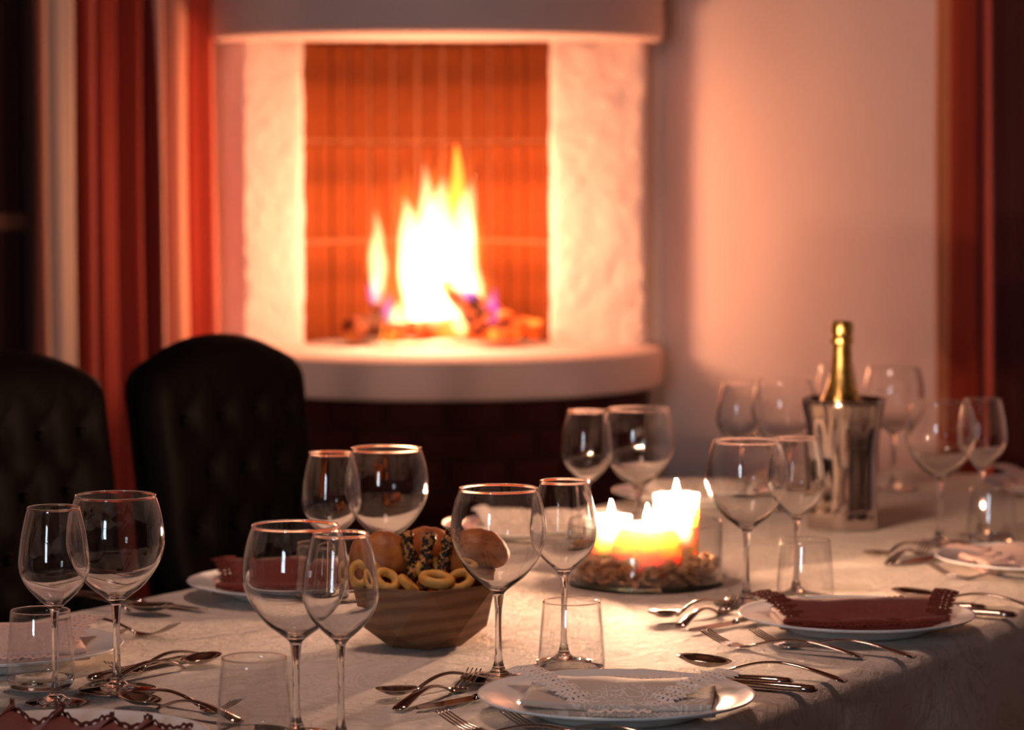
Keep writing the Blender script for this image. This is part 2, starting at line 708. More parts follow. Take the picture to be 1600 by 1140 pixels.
window('window_1', wl(0, 0), LD, RD, WIN_L0, WIN_L1, WIN_Z0, WIN_Z1, 'night', [1.185])
window('window_2', wl(0, RL), RD, -LD, DAY0, DAY1, 0.85, 2.2, 'day', [1.6])

# baseboards
for nm, a, d, inw in (('baseboard_right', wl(0.8, 0), RD, LD), ('baseboard_left', wl(0, 0.8), LD, RD)):
    q = a + d * (RL - 0.85)
    vs = [Vector((v.x, v.y, z)) for z in (0.0, 0.09) for v in (a, q, q + inw * 0.015, a + inw * 0.015)]
    fs = [(0, 1, 5, 4), (1, 2, 6, 5), (2, 3, 7, 6), (3, 0, 4, 7), (4, 5, 6, 7), (3, 2, 1, 0)]
    tag(mesh_obj(nm, vs, fs, 'darkwood', smooth=False), kind='structure')

# ------------------------------------------------------------------ corner fireplace
fp = thing('fireplace', 'pale plaster corner fireplace with rounded hearth, hood and glowing tiled firebox', 'fireplace', (AX.x, AX.y, 0))
HWID, BULGE = 0.525, 0.55


def half_ellipse(hw, bulge, back, n=40):
    pts = []
    for k in range(n + 1):
        a = PI + PI * k / n
        pts.append((hw * math.cos(a), bulge * math.sin(a)))
    pts += back
    return pts


def bevel_slab(poly, z0, z1, b):
    """prism with its rim eased by b"""
    cx = sum(p[0] for p in poly) / len(poly)
    cyy = sum(p[1] for p in poly) / len(poly)
    n = len(poly)

    def ins(d):
        out = []
        for x, y in poly:
            v = Vector((x - cx, y - cyy))
            out.append((x - v.x / v.length * d, y - v.y / v.length * d))
        return out
    rows = [(ins(b), z0), (ins(b * 0.3), z0 + b * 0.3), (poly, z0 + b), (poly, z1 - b), (ins(b * 0.3), z1 - b * 0.3), (ins(b), z1)]
    vs, fs = [], []
    for pl, z in rows:
        vs += [(x, y, z) for x, y in pl]
    for r in range(len(rows) - 1):
        for i in range(n):
            j = (i + 1) % n
            fs.append((r * n + i, r * n + j, (r + 1) * n + j, (r + 1) * n + i))
    fs.append(tuple(range(n))[::-1])
    fs.append(tuple(range((len(rows) - 1) * n, len(rows) * n)))
    return vs, fs


back_fill = [(HWID, 0.06), (0.10, 0.50), (-0.10, 0.50), (-HWID, 0.06)]
v, f = bevel_slab(half_ellipse(HWID, BULGE, back_fill), HEARTH_Z - 0.088, HEARTH_Z, 0.012)
auto_smooth(mesh_obj('hearth_slab', v, f, 'hearth', fp), 30)
v, f = bevel_slab(half_ellipse(HWID, BULGE, back_fill), MANTLE_Z, MANTLE_Z + 0.30, 0.010)
# leave the flue open above the firebox: the hood is a ring built as front band plus underside
hood_o = half_ellipse(HWID, BULGE, [(HWID, 0.04)], 48)
hood_o = [(-HWID, 0.04)] + hood_o
n = len(hood_o)
FR = 0.29
inner = []
for i, (x, y) in enumerate(hood_o):
    tt = i / (n - 1)
    inner.append((-FR - 0.002 + 2 * (FR + 0.002) * tt, 0.0))
vs = []
rows = [(inner, MANTLE_Z), ([(x * 0.985, y * 0.985) for x, y in hood_o], MANTLE_Z), (hood_o, MANTLE_Z + 0.012), (hood_o, MANTLE_Z + 0.16),
        ([(x * 0.97, y * 0.95) for x, y in hood_o], MANTLE_Z + 0.20), ([(x * 0.97, y * 0.90) for x, y in hood_o], CEIL), (inner, CEIL)]
for pl, z in rows:
    vs += [(x, y, z) for x, y in pl]
fs = []
for r in range(len(rows)):
    r2 = (r + 1) % len(rows)
    for i in range(n - 1):
        fs.append((r * n + i, r * n + i + 1, r2 * n + i + 1, r2 * n + i))
fs.append(tuple(r * n for r in range(len(rows))))
fs.append(tuple(r * n + n - 1 for r in range(len(rows)))[::-1])
auto_smooth(mesh_obj('hood', vs, fs, 'hearth', fp), 30)


# pillars either side of the opening; fronts splay back towards the firebox
OXL, OXR = -0.320, 0.262      # opening, relative to the axis


def arc_pts(cx, r, a0, a1, n):
    return [(cx + r * math.cos(a0 + (a1 - a0) * k / n), r * math.sin(a0 + (a1 - a0) * k / n) * 1.0) for k in range(n + 1)]


OCX = (OXL + OXR) / 2
ORAD = (OXR - OXL) / 2


def grid_wall(poly_open, z0, z1, close):
    """dense vertical wall following a plan polyline (for plaster relief)"""
    pts = []
    for a, b in zip(poly_open, poly_open[1:]):
        m = max(1, int((Vector(b) - Vector(a)).length / 0.012))
        for k in range(m):
            pts.append((a[0] + (b[0] - a[0]) * k / m, a[1] + (b[1] - a[1]) * k / m))
    pts.append(poly_open[-1])
    nz = int((z1 - z0) / 0.012)
    vs, fs = [], []
    for i, (x, y) in enumerate(pts):
        for j in range(nz + 1):
            z = z0 + (z1 - z0) * j / nz
            d = 0.003 * noise.noise((x * 18, y * 18, z * 18)) + 0.0025 * noise.noise((x * 45, y * 45, z * 45))
            vs.append((x + d, y + d, z))
    fs = grid_faces(len(pts) - 1, nz)
    return vs, fs


v, f = grid_wall([(OXR, 0.10), (OXR, 0.045), (OXR + 0.012, 0.036), (0.478, 0.004), (0.488, 0.012), (0.488, 0.09), (0.53, 0.10)], HEARTH_Z, MANTLE_Z + 0.01, False)
auto_smooth(mesh_obj('pillar', v, f, 'pillar', fp), 50)
v, f = grid_wall([(-0.60, 0.10), (-0.57, 0.085), (-0.462, 0.012), (-0.453, 0.004), (OXL - 0.012, 0.036), (OXL, 0.045), (OXL, 0.10)], HEARTH_Z, MANTLE_Z + 0.01, False)
auto_smooth(mesh_obj('pillar', v, f, 'pillar', fp), 50)

# firebox: curved mortar backing with upright firebricks
pl = [(OCX - (ORAD + 0.006) * math.cos(PI * k / 40), 0.05 + (ORAD + 0.006) * math.sin(PI * k / 40)) for k in range(41)]
vs, fs = [], []
for x, y in pl:
    vs += [(x, y, HEARTH_Z - 0.02), (x, y, 2.1)]
for i in range(len(pl) - 1):
    fs.append((2 * i, 2 * i + 2, 2 * i + 3, 2 * i + 1))
mesh_obj('firebox_lining', vs, fs, 'mortar', fp)
NB = 15
ROWH = 0.239
brick_meshes = []
for q in range(3):
    jit = [0.0, 0.0012, -0.001][q]
    bw = PI * ORAD / NB - 0.0085
    bv, bf = box(-bw / 2, bw / 2, -0.0045 + jit, 0.006, 0.004, ROWH - 0.005, 0.0015, 1)
    brick_meshes.append((bv, bf))
first = {}
for row in range(4):
    for k in range(NB):
        q = random.randrange(3)
        a = PI * (k + 0.5) / NB
        x = OCX - ORAD * math.cos(a)
        y = 0.05 + ORAD * math.sin(a)
        if q not in first:
            o = mesh_obj('firebrick', brick_meshes[q][0], brick_meshes[q][1], 'firebrick', fp, smooth=False)
            first[q] = o
        else:
            o = first[q].copy()
            COL.objects.link(o)
            o.parent = fp
        o.location = (x, y, HEARTH_Z + row * ROWH)
        o.rotation_euler = (0, 0, PI / 2 - a)

# flue top cap keeps the firebox dark above
v, f = prism(pl, 2.1, 2.12)
mesh_obj('flue_throat', v, f, 'brick_mortar', fp, smooth=False)
# ash bed on the hearth
vs, fs = [], []
na, nr = 40, 6
vs.append((OCX, 0.05, HEARTH_Z + 0.012))
for r in range(1, nr + 1):
    for k in range(na):
        a = 2 * PI * k / na
        rr = r / nr
        x, y = OCX + 0.275 * rr * math.cos(a), 0.05 + (0.24 if math.sin(a) > 0 else 0.10) * rr * math.sin(a)
        vs.append((x, y, HEARTH_Z + 0.001 + 0.014 * (1 - rr ** 3) + 0.004 * noise.noise((x * 40, y * 40, 2)) * (1 - rr)))
fs += [(0, 1 + k, 1 + (k + 1) % na) for k in range(na)]
for r in range(nr - 1):
    for k in range(na):
        a0, b0 = 1 + r * na, 1 + (r + 1) * na
        fs.append((a0 + k, b0 + k, b0 + (k + 1) % na, a0 + (k + 1) % na))
mesh_obj('ash_bed', vs, fs, 'ash', fp)

# brick base under the hearth
BHW, BBU = 0.490, 0.505
base_poly = half_ellipse(BHW - 0.006, BBU - 0.006, [(BHW, 0.06), (0.10, 0.5), (-0.10, 0.5), (-BHW, 0.06)], 40)
v, f = prism(base_poly, 0.0, HEARTH_Z - 0.086)
auto_smooth(mesh_obj('base_core', v, f, 'brick_mortar', fp), 30)
arc_n = 400
arcp = [(BHW * math.cos(PI + PI * k / arc_n), BBU * math.sin(PI + PI * k / arc_n)) for k in range(arc_n + 1)]
cum = [0.0]
for a, b in zip(arcp, arcp[1:]):
    cum.append(cum[-1] + (Vector(b) - Vector(a)).length)
BL, BH = 0.135, 0.066


def on_arc(s):
    s = max(0.0, min(cum[-1], s))
    for i in range(arc_n):
        if cum[i + 1] >= s:
            t = (s - cum[i]) / (cum[i + 1] - cum[i])
            p = Vector(arcp[i]).lerp(Vector(arcp[i + 1]), t)
            d = (Vector(arcp[i + 1]) - Vector(arcp[i])).normalized()
            return p, d
    return Vector(arcp[-1]), Vector((0, 1))


bv, bf = box(-BL / 2 + 0.005, BL / 2 - 0.005, -0.004, 0.02, 0.004, BH - 0.004, 0.003, 1)
bfirst = None
rows_n = 12
for row in range(rows_n):
    z = HEARTH_Z - 0.088 - (row + 1) * BH
    if z < 0:
        break
    s = BL / 2 if row % 2 == 0 else BL
    while s < cum[-1] - BL / 2:
        p, d = on_arc(s)
        if bfirst is None:
            bfirst = o = mesh_obj('brick', bv, bf, 'brick', fp, smooth=False)
        else:
            o = bfirst.copy()
            COL.objects.link(o)
            o.parent = fp
        o.location = (p.x, p.y, z)
        o.rotation_euler = (0, 0, math.atan2(d.y, d.x))
        s += BL

# ------------------------------------------------------------------ logs and fire
FX, FY = AX.x, AX.y


def log_obj(label, a, b, r, mat, seed):
    A, B = Vector(a), Vector(b)
    path, rad = [], []
    nn = 12
    for i in range(nn + 1):
        t = i / nn
        p = A.lerp(B, t)
        p += Vector((noise.noise((t * 3, seed, 1)), noise.noise((t * 3, seed, 5)), noise.noise((t * 3, seed, 9)))) * r * 0.35
        path.append(p)
        rad.append(r * (0.8 + 0.35 * noise.noise((t * 4, seed, 3)) + 0.1))
    vs, fs = tube(path, rad, 10)
    vs = [Vector(v) + Vector((noise.noise(Vector(v) * 60), noise.noise(Vector(v) * 60 + Vector((9, 0, 0))), noise.noise(Vector(v) * 60 + Vector((0, 9, 0))))) * r * 0.22 for v in vs]
    base = Vector((min(v.x for v in vs), min(v.y for v in vs), min(v.z for v in vs)))
    o = mesh_obj('firewood_log', [v - A for v in vs], fs, mat, loc=A)
    return tag(o, label, 'log', 'logs burning on the hearth')


HZ = HEARTH_Z + 0.02
log_obj('thick glowing log lying flat across the front of the fire', (FX - 0.13, FY - 0.085, HZ + 0.020), (FX + 0.17, FY - 0.070, HZ + 0.022), 0.026, 'log', 1)
log_obj('charred log end at the left foot of the fire', (FX - 0.205, FY - 0.07, HZ + 0.022), (FX - 0.115, FY + 0.02, HZ + 0.04), 0.030, 'log_dull', 2)
log_obj('log leaning up to the left above the fire bed, flames wrapping it', (FX + 0.12, FY - 0.060, HZ + 0.045), (FX + 0.005, FY + 0.035, HZ + 0.155), 0.022, 'log', 3)
log_obj('dark split log standing upright in the left flames', (FX - 0.125, FY - 0.01, HZ + 0.035), (FX - 0.150, FY + 0.03, HZ + 0.150), 0.021, 'log_dull', 4)
log_obj('log at the right side of the fire sinking into embers', (FX + 0.075, FY - 0.012, HZ + 0.052), (FX + 0.235, FY - 0.02, HZ + 0.018), 0.026, 'log', 5)
log_obj('log lying at the back of the fire behind the flames', (FX - 0.14, FY + 0.10, HZ + 0.025), (FX + 0.14, FY + 0.11, HZ + 0.025), 0.032, 'log', 6)
log_obj('short charred piece leaning behind the right-hand flames', (FX + 0.135, FY + 0.02, HZ + 0.04), (FX + 0.075, FY + 0.06, HZ + 0.150), 0.020, 'log', 7)

log_obj('short glowing log chunk in front of the left flames', (FX - 0.115, FY - 0.125, HZ + 0.016), (FX - 0.045, FY - 0.100, HZ + 0.030), 0.020, 'log', 8)
log_obj('log sloping down to the front right through the flames', (FX + 0.015, FY - 0.05, HZ + 0.125), (FX + 0.105, FY - 0.125, HZ + 0.016), 0.017, 'log', 9)
log_obj('small ember chunk in front of the log at the right side', (FX + 0.120, FY - 0.105, HZ + 0.014), (FX + 0.185, FY - 0.095, HZ + 0.016), 0.018, 'log', 10)
fire = thing('fire', 'tall bright yellow flames rising from the logs in the fireplace', 'fire', (FX, FY - 0.01, HEARTH_Z + 0.03))


def flame(name, x, y, z0, h, r, lean, mat, seed, yr=0.75, waist=0.0):
    path_n = 18
    vs, fs, rings = [], [], []
    seg = 14
    for i in range(path_n + 1):
        t = i / path_n
        prof = (math.sin(PI * min(1, (t * 0.92 + 0.08)) ** 0.72)) ** 0.9 if t < 1 else 0
        prof = max(prof, 0.02)
        cx = x + lean * t * t * h + 0.20 * r * noise.noise((t * 3.2, seed, 0)) * (0.3 + 2.2 * t)
        cyy = y + 0.15 * r * noise.noise((t * 3, seed, 7)) * (0.3 + t)
        ring = []
        for k in range(seg):
            a = 2 * PI * k / seg
            lump = 1 + 0.30 * noise.noise((math.cos(a) * 1.2 + seed, math.sin(a) * 1.2, t * 3.2))
            ring.append(len(vs))
            vs.append((cx + r * prof * lump * math.cos(a), cyy + r * yr * prof * lump * math.sin(a), z0 + h * t + 0.12 * r * math.sin(3 * a + seed) * t))
        rings.append(ring)
    for a, b in zip(rings, rings[1:]):
        for k in range(seg):
            k2 = (k + 1) % seg
            fs.append((a[k], a[k2], b[k2], b[k]))
    fs.append(tuple(rings[0][::-1]))
    fs.append(tuple(rings[-1]))
    return mesh_obj(name, vs, fs, mat, fire)


# outer orange tongues
for i, (x, y, z0, h, r, ln) in enumerate([
        (-0.045, 0.02, 0.02, 0.38, 0.066, -0.10), (0.004, 0.03, 0.02, 0.42, 0.066, 0.03), (0.045, 0.0, 0.02, 0.41, 0.052, 0.10),
        (-0.141, 0.01, 0.06, 0.30, 0.032, -0.03), (-0.110, 0.0, 0.03, 0.16, 0.034, 0.0), (0.086, -0.01, 0.0, 0.27, 0.032, 0.02),
        (-0.020, 0.04, 0.06, 0.38, 0.044, -0.02), (0.036, 0.05, 0.10, 0.34, 0.028, 0.02), (0.10, 0.02, 0.0, 0.15, 0.03, 0.15)]):
    flame('flame_tongue', x, y, z0, h, r, ln, 'flame_out', 11 + i * 3)
# bright cores
for i, (x, y, z0, h, r, ln) in enumerate([
        (-0.046, -0.01, 0.02, 0.305, 0.046, -0.11), (0.000, 0.0, 0.02, 0.35, 0.052, 0.03), (0.046, -0.01, 0.03, 0.335, 0.038, 0.10),
        (-0.141, 0.0, 0.07, 0.225, 0.021, -0.03), (0.086, -0.02, 0.0, 0.205, 0.020, 0.02), (-0.022, 0.02, 0.05, 0.355, 0.032, -0.03),
        (-0.095, -0.05, 0.0, 0.085, 0.024, 0.05), (0.055, -0.095, 0.0, 0.10, 0.020, -0.5), (-0.02, -0.06, 0.0, 0.16, 0.052, 0.0),
        (0.072, 0.0, 0.20, 0.155, 0.014, 0.10), (-0.060, -0.09, -0.01, 0.06, 0.020, 0.1)]):
    flame('flame_core', x, y, z0, h, r, ln, 'flame_in', 40 + i * 5)
for i, (x, y, z0, h, r, ln) in enumerate([(-0.150, -0.03, 0.07, 0.075, 0.016, 0.0), (0.070, -0.055, 0.08, 0.09, 0.024, -0.2), (0.122, -0.05, 0.015, 0.10, 0.018, 0.1), (-0.118, -0.045, 0.03, 0.07, 0.014, 0.1)]):
    flame('violet_flame', x, y, z0, h, r, ln, 'flame_violet', 80 + i * 7)['label'] = 'violet flame licking a log'

# ------------------------------------------------------------------ curtains


def curtain(name, side, t0, t1, off, z0, z1, folds, amp, mat, label, seed, gather=0.0, group=None, phase=0.0):
    """pleated curtain hanging along a wall; t measured from the room corner"""
    d, inw = (LD, RD) if side == 'left' else (RD, LD)
    nu, nv = 150, 26
    prof = []
    vs, uv = [], []
    base = C0 + d * t0
    cums = None
    for i in range(nu + 1):
        s = i / nu
        for j in range(nv + 1):
            q = j / nv
            z = z0 + (z1 - z0) * q
            ph = 0.5 * noise.noise((s * 3, seed, q * 1.2))
            ampq = amp * (0.75 + 0.5 * noise.noise((s * folds * 0.7, seed + 4, q * 0.6)) + 0.25 * (1 - q))
            nn = ampq * math.sin(2 * PI * (folds * s + ph + phase)) + 0.28 * ampq * math.sin(2 * PI * (folds * 2.3 * s + 1.7 * ph + seed))
            tt = t0 + (t1 - t0) * s + 0.35 * ampq * math.cos(2 * PI * (folds * s + ph)) + gather * (q - 0.5) * (0.3 + 0.7 * s)
            p = C0 + d * tt + inw * (off + nn)
            vs.append(Vector((p.x, p.y, z)))
    # arc length along the middle row gives the colour band coordinate
    L = [0.0]
    j = nv // 2
    for i in range(nu):
        L.append(L[-1] + (vs[(i + 1) * (nv + 1) + j] - vs[i * (nv + 1) + j]).length)
    for i in range(nu + 1):
        for j in range(nv + 1):
            uv.append((L[i] / L[-1], j / nv))
    root = thing(name, label, 'curtain', (base.x, base.y, z0), 0, group)
    o = mesh_obj('curtain_panel', [v - root.location for v in vs], grid_faces(nu, nv), mat, root, uv=uv)
    so = o.modifiers.new('thickness', 'SOLIDIFY')
    so.thickness = 0.003
    # heading tape at the rail
    vs2 = []
    for i in range(nu + 1):
        p = vs[i * (nv + 1) + nv] - root.location
        vs2 += [p + inw * 0.004 + Vector((0, 0, -0.06)), p + inw * 0.004 + Vector((0, 0, 0.004))]
    fs2 = [(2 * i, 2 * i + 2, 2 * i + 3, 2 * i + 1) for i in range(nu)]
    h = mesh_obj('heading_tape', vs2, fs2, mat, root, uv=[(i / (2 * nu), 0) for i in range(len(vs2))])
    so = h.modifiers.new('thickness', 'SOLIDIFY')
    so.thickness = 0.003
    return root


def t_at(px, side, off):
    """distance along a wall where a hanging at 'off' from it lines up with a surveyed bearing"""
    k = (px - 800) / FPX
    d, inw = (LD, RD) if side == 'left' else (RD, LD)
    o = C0 + inw * off
    # (o.x + t d.x) = k (o.y + t d.y)
    return (k * o.y - o.x) / (d.x - k * d.y)


curtain('curtain', 'left', t_at(118, 'left', 0.085), t_at(332, 'left', 0.085), 0.085, 0.03, 2.6, 5.6, 0.048, 'red_stripe',
        'deep red striped curtain gathered beside the fireplace', 3, 0.02)
curtain('curtain', 'left', t_at(52, 'left', 0.16), t_at(120, 'left', 0.16), 0.16, 0.03, 2.6, 1.6, 0.030, 'beige_stripe',
        'narrow greyish beige curtain edge in front of the dark window', 8, 0.02)
curtain('curtain', 'right', t_at(1462, 'right', 0.10), t_at(1660, 'right', 0.10), 0.10, 0.03, 2.6, 2.6, 0.021, 'rust_fold_tones',
        'rust red curtain hanging on the plain pink wall', 5, -0.05, phase=-0.05)
for side, a, b, lab in (('left', 0.86, 2.5, 'dark curtain rod above the left-hand window'), ('right', 1.45, 3.2, 'dark curtain rod above the rust red curtain')):
    d, inw = (LD, RD) if side == 'left' else (RD, LD)
    p0 = C0 + d * a + inw * 0.085 + Vector((0, 0, 2.625))
    p1 = C0 + d * b + inw * 0.085 + Vector((0, 0, 2.625))
    rt = thing('curtain_rod', lab, 'curtain rod', p0)
    v, f = tube([Vector((0, 0, 0)), p1 - p0], 0.014, 14)
    mesh_obj('rod', v, f, 'darkwood', rt)
    for e in (Vector((0, 0, 0)), p1 - p0):
        v, f = lathe([(0, -0.025), (0.018, -0.018), (0.026, 0), (0.018, 0.018), (0, 0.025)], 16)
        mesh_obj('finial', v, f, 'darkwood', rt, loc=e)
    for kk in (0.05, 0.95):
        v, f = tube([(p1 - p0) * kk, (p1 - p0) * kk - inw * 0.085], 0.008, 10)
        mesh_obj('bracket', v, f, 'darkwood', rt)

# ------------------------------------------------------------------ added fill globe (unseen above the table, brightens cloth and napkins)
pp = tn(2.9, -1.88)
pl_ = thing('added_fill_lamp', 'added warm fill globe, out of view above the dining table', 'lamp', (pp.x, pp.y, 2.15))
v, f = lathe([(0, -0.14)] + [(0.14 * math.sin(PI * k / 14), -0.14 * math.cos(PI * k / 14)) for k in range(1, 14)] + [(0, 0.14)], 28)
mesh_obj('fill_globe', v, f, 'fill_glow', pl_)
v, f = tube([(0, 0, 0.139), (0, 0, CEIL - 2.15)], 0.004, 8)
mesh_obj('fill_lamp_cord', v, f, 'darkwood', pl_)
v, f = lathe([(0, CEIL - 2.15 - 0.03), (0.05, CEIL - 2.15 - 0.025), (0.055, CEIL - 2.15), (0, CEIL - 2.15)], 20)
mesh_obj('fill_lamp_canopy', v, f, 'brass', pl_)

# ------------------------------------------------------------------ table and cloth
S0, S1 = 2.05, 5.06          # along U
NR, NL = -1.354, -2.412      # across (N)
tb = thing('dining_table', 'long dining table hidden under a cream tablecloth', 'table', tn((S0 + S1) / 2, (NR + NL) / 2), math.atan2(U.y, U.x))
hl, hw = (S1 - S0) / 2, (NR - NL) / 2
v, f = box(-hl + .02, hl - .02, -hw + .02, hw - .02, TABLE_Z - 0.045, TABLE_Z - 0.008, 0.004)
mesh_obj('tabletop', v, f, 'darkwood', tb, smooth=False)
for sx in (-1, 1):
    for sy in (-1, 1):
        x, y = sx * (hl - 0.14), sy * (hw - 0.13)
        v, f = box(x - 0.035, x + 0.035, y - 0.035, y + 0.035, 0, TABLE_Z - 0.045, 0.005)
        mesh_obj('leg', v, f, 'darkwood', tb, smooth=False)


def cloth_mesh():
    # outline walked outwards from the table edge: cross rows for the top, then rings for the drop
    nx, ny = 190, 84
    rad = 0.022
    vs, fs = [], []

    def relief(x, y):
        p = Vector((x, y, 0))
        w1 = noise.fractal(Vector((x * 9, y * 5, 1.3)), 0.9, 2.1, 4)
        w2 = noise.noise((x * 34 + 3, y * 18, 4.0))
        fold = math.exp(-((y - 0.02) / 0.006) ** 2) * 0.0010 + math.exp(-((x + 0.55) / 0.006) ** 2) * 0.0010
        return 0.0007 * w1 + 0.0004 * w2 + fold * 0.6
    for i in range(nx + 1):
        for j in range(ny + 1):
            x = -hl + rad + (2 * hl - 2 * rad) * i / nx
            y = -hw + rad + (2 * hw - 2 * rad) * j / ny
            vs.append((x, y, min(relief(x, y), 0.0008) - 0.0006))
    fs += grid_faces(nx, ny)
    idx = lambda i, j: i * (ny + 1) + j
    loop = [idx(i, 0) for i in range(nx)] + [idx(nx, j) for j in range(ny)] + [idx(i, ny) for i in range(nx, 0, -1)] + [idx(0, j) for j in range(ny, 0, -1)]
    m = len(loop)
    prev = loop
    peri = 0.0
    prof = [(rad * math.sin(a), -rad * (1 - math.cos(a))) for a in (PI / 10, PI / 5, 3 * PI / 10, 2 * PI / 5, PI / 2)]
    drops = [(rad, -rad - 0.25 * k / 12) for k in range(1, 13)]
    acc = [0.0]
    for a, b in zip(loop, loop[1:]):
        acc.append(acc[-1] + (Vector(vs[b]) - Vector(vs[a])).length)
    for step, (o, z) in enumerate(prof + drops):
        ring = []
        dep = max(0.0, (-z - rad) / 0.25)
        for k in range(m):
            x, y, zz = vs[loop[k]]
            ox = (1 if x > hl - rad - 1e-5 else -1 if x < -hl + rad + 1e-5 else 0)
            oy = (1 if y > hw - rad - 1e-5 else -1 if y < -hw + rad + 1e-5 else 0)
            nrm = Vector((ox, oy, 0))
            if nrm.length > 0:
                nrm.normalize()
            wave = (0.5 + 0.5 * math.sin(acc[k] * 21 + 1.5 * math.sin(acc[k] * 7))) * 0.035 * dep ** 1.2 + 0.012 * dep
            p = Vector((x, y, 0)) + nrm * (o + wave) + Vector((0, 0, z + zz * (1 - min(1, step / 4))))
            ring.append(len(vs))
            vs.append(tuple(p))
        for k in range(m):
            k2 = (k + 1) % m
            fs.append((prev[k], ring[k], ring[k2], prev[k2]))
        prev = ring
    return vs, fs


v, f = cloth_mesh()
cl = mesh_obj('tablecloth', v, f, 'cloth', loc=tn((S0 + S1) / 2, (NR + NL) / 2, TABLE_Z))
cl.rotation_euler = (0, 0, math.atan2(U.y, U.x))
so = cl.modifiers.new('thickness', 'SOLIDIFY')
so.thickness = 0.0012
so.offset = -1
tag(cl, 'cream damask tablecloth with woven leaf pattern over the dining table', 'tablecloth')

# ------------------------------------------------------------------ chairs


def tufted_chair():
    t = thing('dining_chair', 'x', 'chair')
    W2, T, ZB, ZT = 0.215, 0.085, 0.40, 1.050

    def top(u):
        return ZT - 0.050 * abs(u) ** 2.2 - 0.035 * max(0, (abs(u) - 0.86) / 0.14) ** 2
    buttons = []
    for r in range(6):
        zz = 0.50 + r * 0.085
        cols = [-0.66, -0.22, 0.22, 0.66] if r % 2 else [-0.44, 0, 0.44]
        buttons += [(c, zz) for c in cols]
    nu, nv = 40, 48
    vs = []
    for side in (1, -1):
        for i in range(nu + 1):
            u = -1 + 2 * i / nu
            for j in range(nv + 1):
                q = j / nv
                z = ZB + (top(u) - ZB) * q
                e = max(abs(u) ** 14, (2 * q - 1) ** 14 if q > 0.5 else 0)
                th = T / 2 * math.sqrt(max(0.0, 1 - e)) if e < 1 else 0.0
                x = side * max(th, 0.003)
                if side == 1:
                    dd = 0.0
                    for (bu, bz) in buttons:
                        r2 = ((u - bu) * W2) ** 2 + (z - bz) ** 2
                        dd += 0.020 * math.exp(-r2 / 0.00035) + 0.008 * math.exp(-r2 / 0.0018)
                    # diamond creases
                    pu, pz = u / 0.44, (z - 0.50) / 0.17
                    c1 = abs((pu + pz * 1.0) % 1.0 - 0.5)
                    c2 = abs((pu - pz * 1.0) % 1.0 - 0.5)
                    inside = 1 if abs(u) < 0.8 and z > 0.47 and q < 0.93 else 0
                    dd += inside * 0.006 * (math.exp(-((0.5 - c1) / 0.06) ** 2) + math.exp(-((0.5 - c2) / 0.06) ** 2))
                    x -= min(dd, 0.022)
                    x += 0.012 * (1 - u * u) * (0 if q > 0.98 else 1)
                lean = -0.13 * (z - ZB)
                vs.append((x + lean - 0.20, u * W2 * (0.93 + 0.07 * min(1, q * 1.6)), z))
    m = (nu + 1) * (nv + 1)
    fs = grid_faces(nu, nv) + grid_faces(nu, nv, m)
    rim = [i * (nv + 1) for i in range(nu + 1)] + [nu * (nv + 1) + j for j in range(1, nv + 1)] + [i * (nv + 1) + nv for i in range(nu - 1, -1, -1)] + [j for j in range(nv - 1, 0, -1)]
    for a, b in zip(rim, rim[1:] + rim[:1]):
        fs.append((a, b, m + b, m + a))
    mesh_obj('backrest', vs, fs, 'leather', t)
    b0 = None
    bvv, bff = lathe([(0, 0.006), (0.006, 0.0045), (0.0085, 0), (0.006, -0.003), (0, -0.004)], 12)
    for (bu, bz) in buttons:
        if b0 is None:
            b0 = o = mesh_obj('button', bvv, bff, 'leather', t)
        else:
            o = b0.copy()
            COL.objects.link(o)
            o.parent = t
        o.location = (-0.20 - 0.13 * (bz - ZB) + T / 2 + 0.012 * (1 - bu * bu) - 0.017, bu * W2 * 0.99, bz)
        o.rotation_euler = (0, PI / 2, 0)
    v, f = box(-0.22, 0.26, -0.235, 0.235, 0.37, 0.475, 0.028, 4)
    mesh_obj('seat', v, f, 'leather', t)
    v, f = box(-0.20, 0.24, -0.215, 0.215, 0.335, 0.372, 0.004)
    mesh_obj('seat_rail', v, f, 'darkwood', t, smooth=False)
    for sx in (-0.18, 0.22):
        for sy in (-0.195, 0.195):
            v, f = tube([(sx, sy, 0.336), (sx, sy, 0.18), (sx * 1.06, sy, 0.0)], [0.022, 0.019, 0.014], 12)
            mesh_obj('leg', v, f, 'darkwood', t)
    return t


ch = tufted_chair()
yaw = math.atan2(N.y, N.x)
CH_N = -2.60
ch.location = tn(3.83, CH_N + 0.03)
ch.rotation_euler = (0, 0, yaw + R(2))
ch['label'] = 'dark tufted leather dining chair nearer the fireplace, whole back visible'
ch['group'] = 'tufted leather dining chairs'
dup(ch, tn(3.305, CH_N + 0.01), yaw - R(2), 'dark tufted leather dining chair cut by the edge of the photo')

# ------------------------------------------------------------------ stemware
EPS = 0.0008


